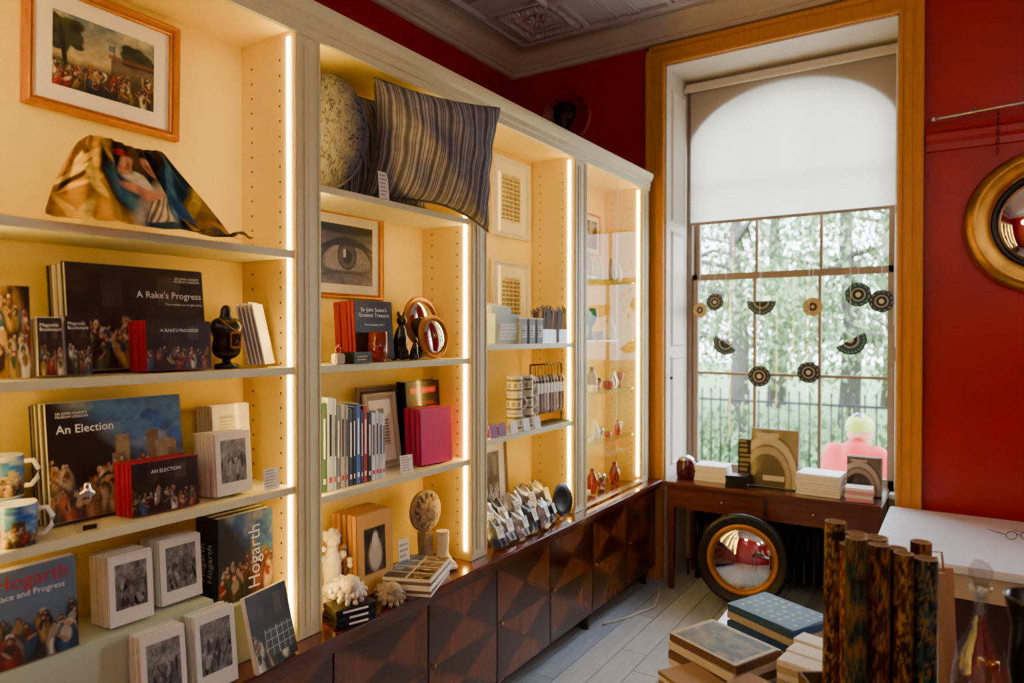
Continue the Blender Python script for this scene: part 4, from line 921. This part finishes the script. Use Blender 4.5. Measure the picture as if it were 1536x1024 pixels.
b.meta(chain([(0,0,.95),(0,.01,1.15),(0,.02,1.32),(0,.02,1.42)],[.10,.11,.115,.085])+chain([(-.08,0,1.0),(-.10,.01,1.3),(-.17,0,1.40)],[.09,.10,.065])+chain([(.08,0,1.0),(.10,.01,1.3),(.17,0,1.40)],[.09,.10,.065])
  +chain([(-.19,0,1.38),(-.25,.02,1.15),(-.2,.22,1.02)],[.062,.048,.038])+chain([(.19,0,1.38),(.25,.02,1.15),(.2,.22,1.02)],[.062,.048,.038]),jk,sc=4,res=.12)
b.meta(chain([(-.09,0,.95),(-.1,.03,.5),(-.1,0,.08)],[.10,.07,.05],9)+chain([(.09,0,.95),(.1,.03,.5),(.1,0,.08)],[.10,.07,.05],9),tr,sc=4,res=.12)
HX=T(0,.10,-.07)
b.meta([(0,-.03,1.52,.06),(0,.0,1.55,.055),(0,.0,1.63,.095),(0,.03,1.60,.075),(0,.10,1.60,.016),(0,.09,1.575,.02),(.08,0,1.61,.018),(-.08,0,1.61,.018),(0,.05,1.55,.04)],sk,sc=8,res=.12,M=HX)
for s in(-1,1):
    b.box((s*.10,.05,.035),(.09,.26,.07),black,bev=.02)
    b.meta([(s*.2,.25,1.01,.03),(s*.2,.28,1.01,.033)],sk,sc=12)
    for f in range(4): b.tube([(s*.2-.03+f*.02,.29,1.01),(s*.2-.03+f*.02,.335-.004*abs(f-1),1.0),(s*.2-.03+f*.02,.345-.004*abs(f-1),.975)],[.01,.009,.007],sk,n=8)
    b.tube([(s*.17,.25,1.0),(s*.15,.28,.99),(s*.15,.305,.985)],[.011,.01,.008],sk,n=8)
    b.sph((s*.035,.088,1.625),.011,white,n=8,M=HX)
H=HX@T(0,0,1.645)@Matrix.Diagonal((1,1.25,1,1))
b.lathe([(.112,0),(.114,.03),(.105,.07),(.08,.105),(.04,.125),(.001,.13)],ye,32,H); b.lathe([(.112,0),(.104,-.002),(.10,.03)],black,32,H)
for a in(-40,-14,14,40): b.tube([(.108*math.sin(R(a)),-.09*math.cos(R(a))-.035,1.675),(.085*math.sin(R(a)),-.1*math.cos(R(a)),1.72),(.05*math.sin(R(a)),-.055,1.765),(.03*math.sin(R(a)),.02,1.775)],.014,hw_ if abs(a)>20 else black,n=6,M=HX)
cy=b.done((-.76,6.5,GZ),(0,0,-10)); cy.scale=(1.0,1.0,1.06)

# ------------------------------------------------------------ lights
def fill_lamp(x,y,z,st):  # invented glowing globes, out of view, added to brighten the room from the front
    b=B('unseen_fill_lamp'); b.tube([(x,y,ZC),(x,y,z+.15)],.006,brass); b.lathe([(.03,z+.16),(.05,z+.14),(.03,z+.12)],brass,20,T(x,y,0)) 
    b.sph((x,y,z),.16,mat('fill_globe','#fff4e4',.4,emis=st),n=24); b.done()
fill_lamp(1.2,1.2,2.9,25); fill_lamp(.9,-1.0,2.9,25); fill_lamp(-.9,-1.2,2.9,25)
w=bpy.data.worlds.new('World'); SC.world=w; w.use_nodes=True; nt=w.node_tree; bg=nt.nodes['Background']
tc=nt.nodes.new('ShaderNodeTexCoord'); sx=nt.nodes.new('ShaderNodeSeparateXYZ'); cr=nt.nodes.new('ShaderNodeValToRGB')
nt.links.new(tc.outputs['Generated'],sx.inputs[0]); nt.links.new(sx.outputs['Z'],cr.inputs[0]); nt.links.new(cr.outputs[0],bg.inputs[0])
cr.color_ramp.elements[0].color=(.84,.92,1,1); cr.color_ramp.elements[1].color=(.64,.79,1,1)
bg.inputs[1].default_value=16
cam=bpy.data.cameras.new('camera'); co=bpy.data.objects.new('camera',cam); SC.collection.objects.link(co)
cam.sensor_width=36; cam.lens=1040*36/1536; cam.clip_start=.02
cam.dof.use_dof=True; cam.dof.focus_distance=2.5; cam.dof.aperture_fstop=2.2
co.location=(0,0,1.65); co.rotation_euler=(R(90-.66),0,R(33.1)); SC.camera=co
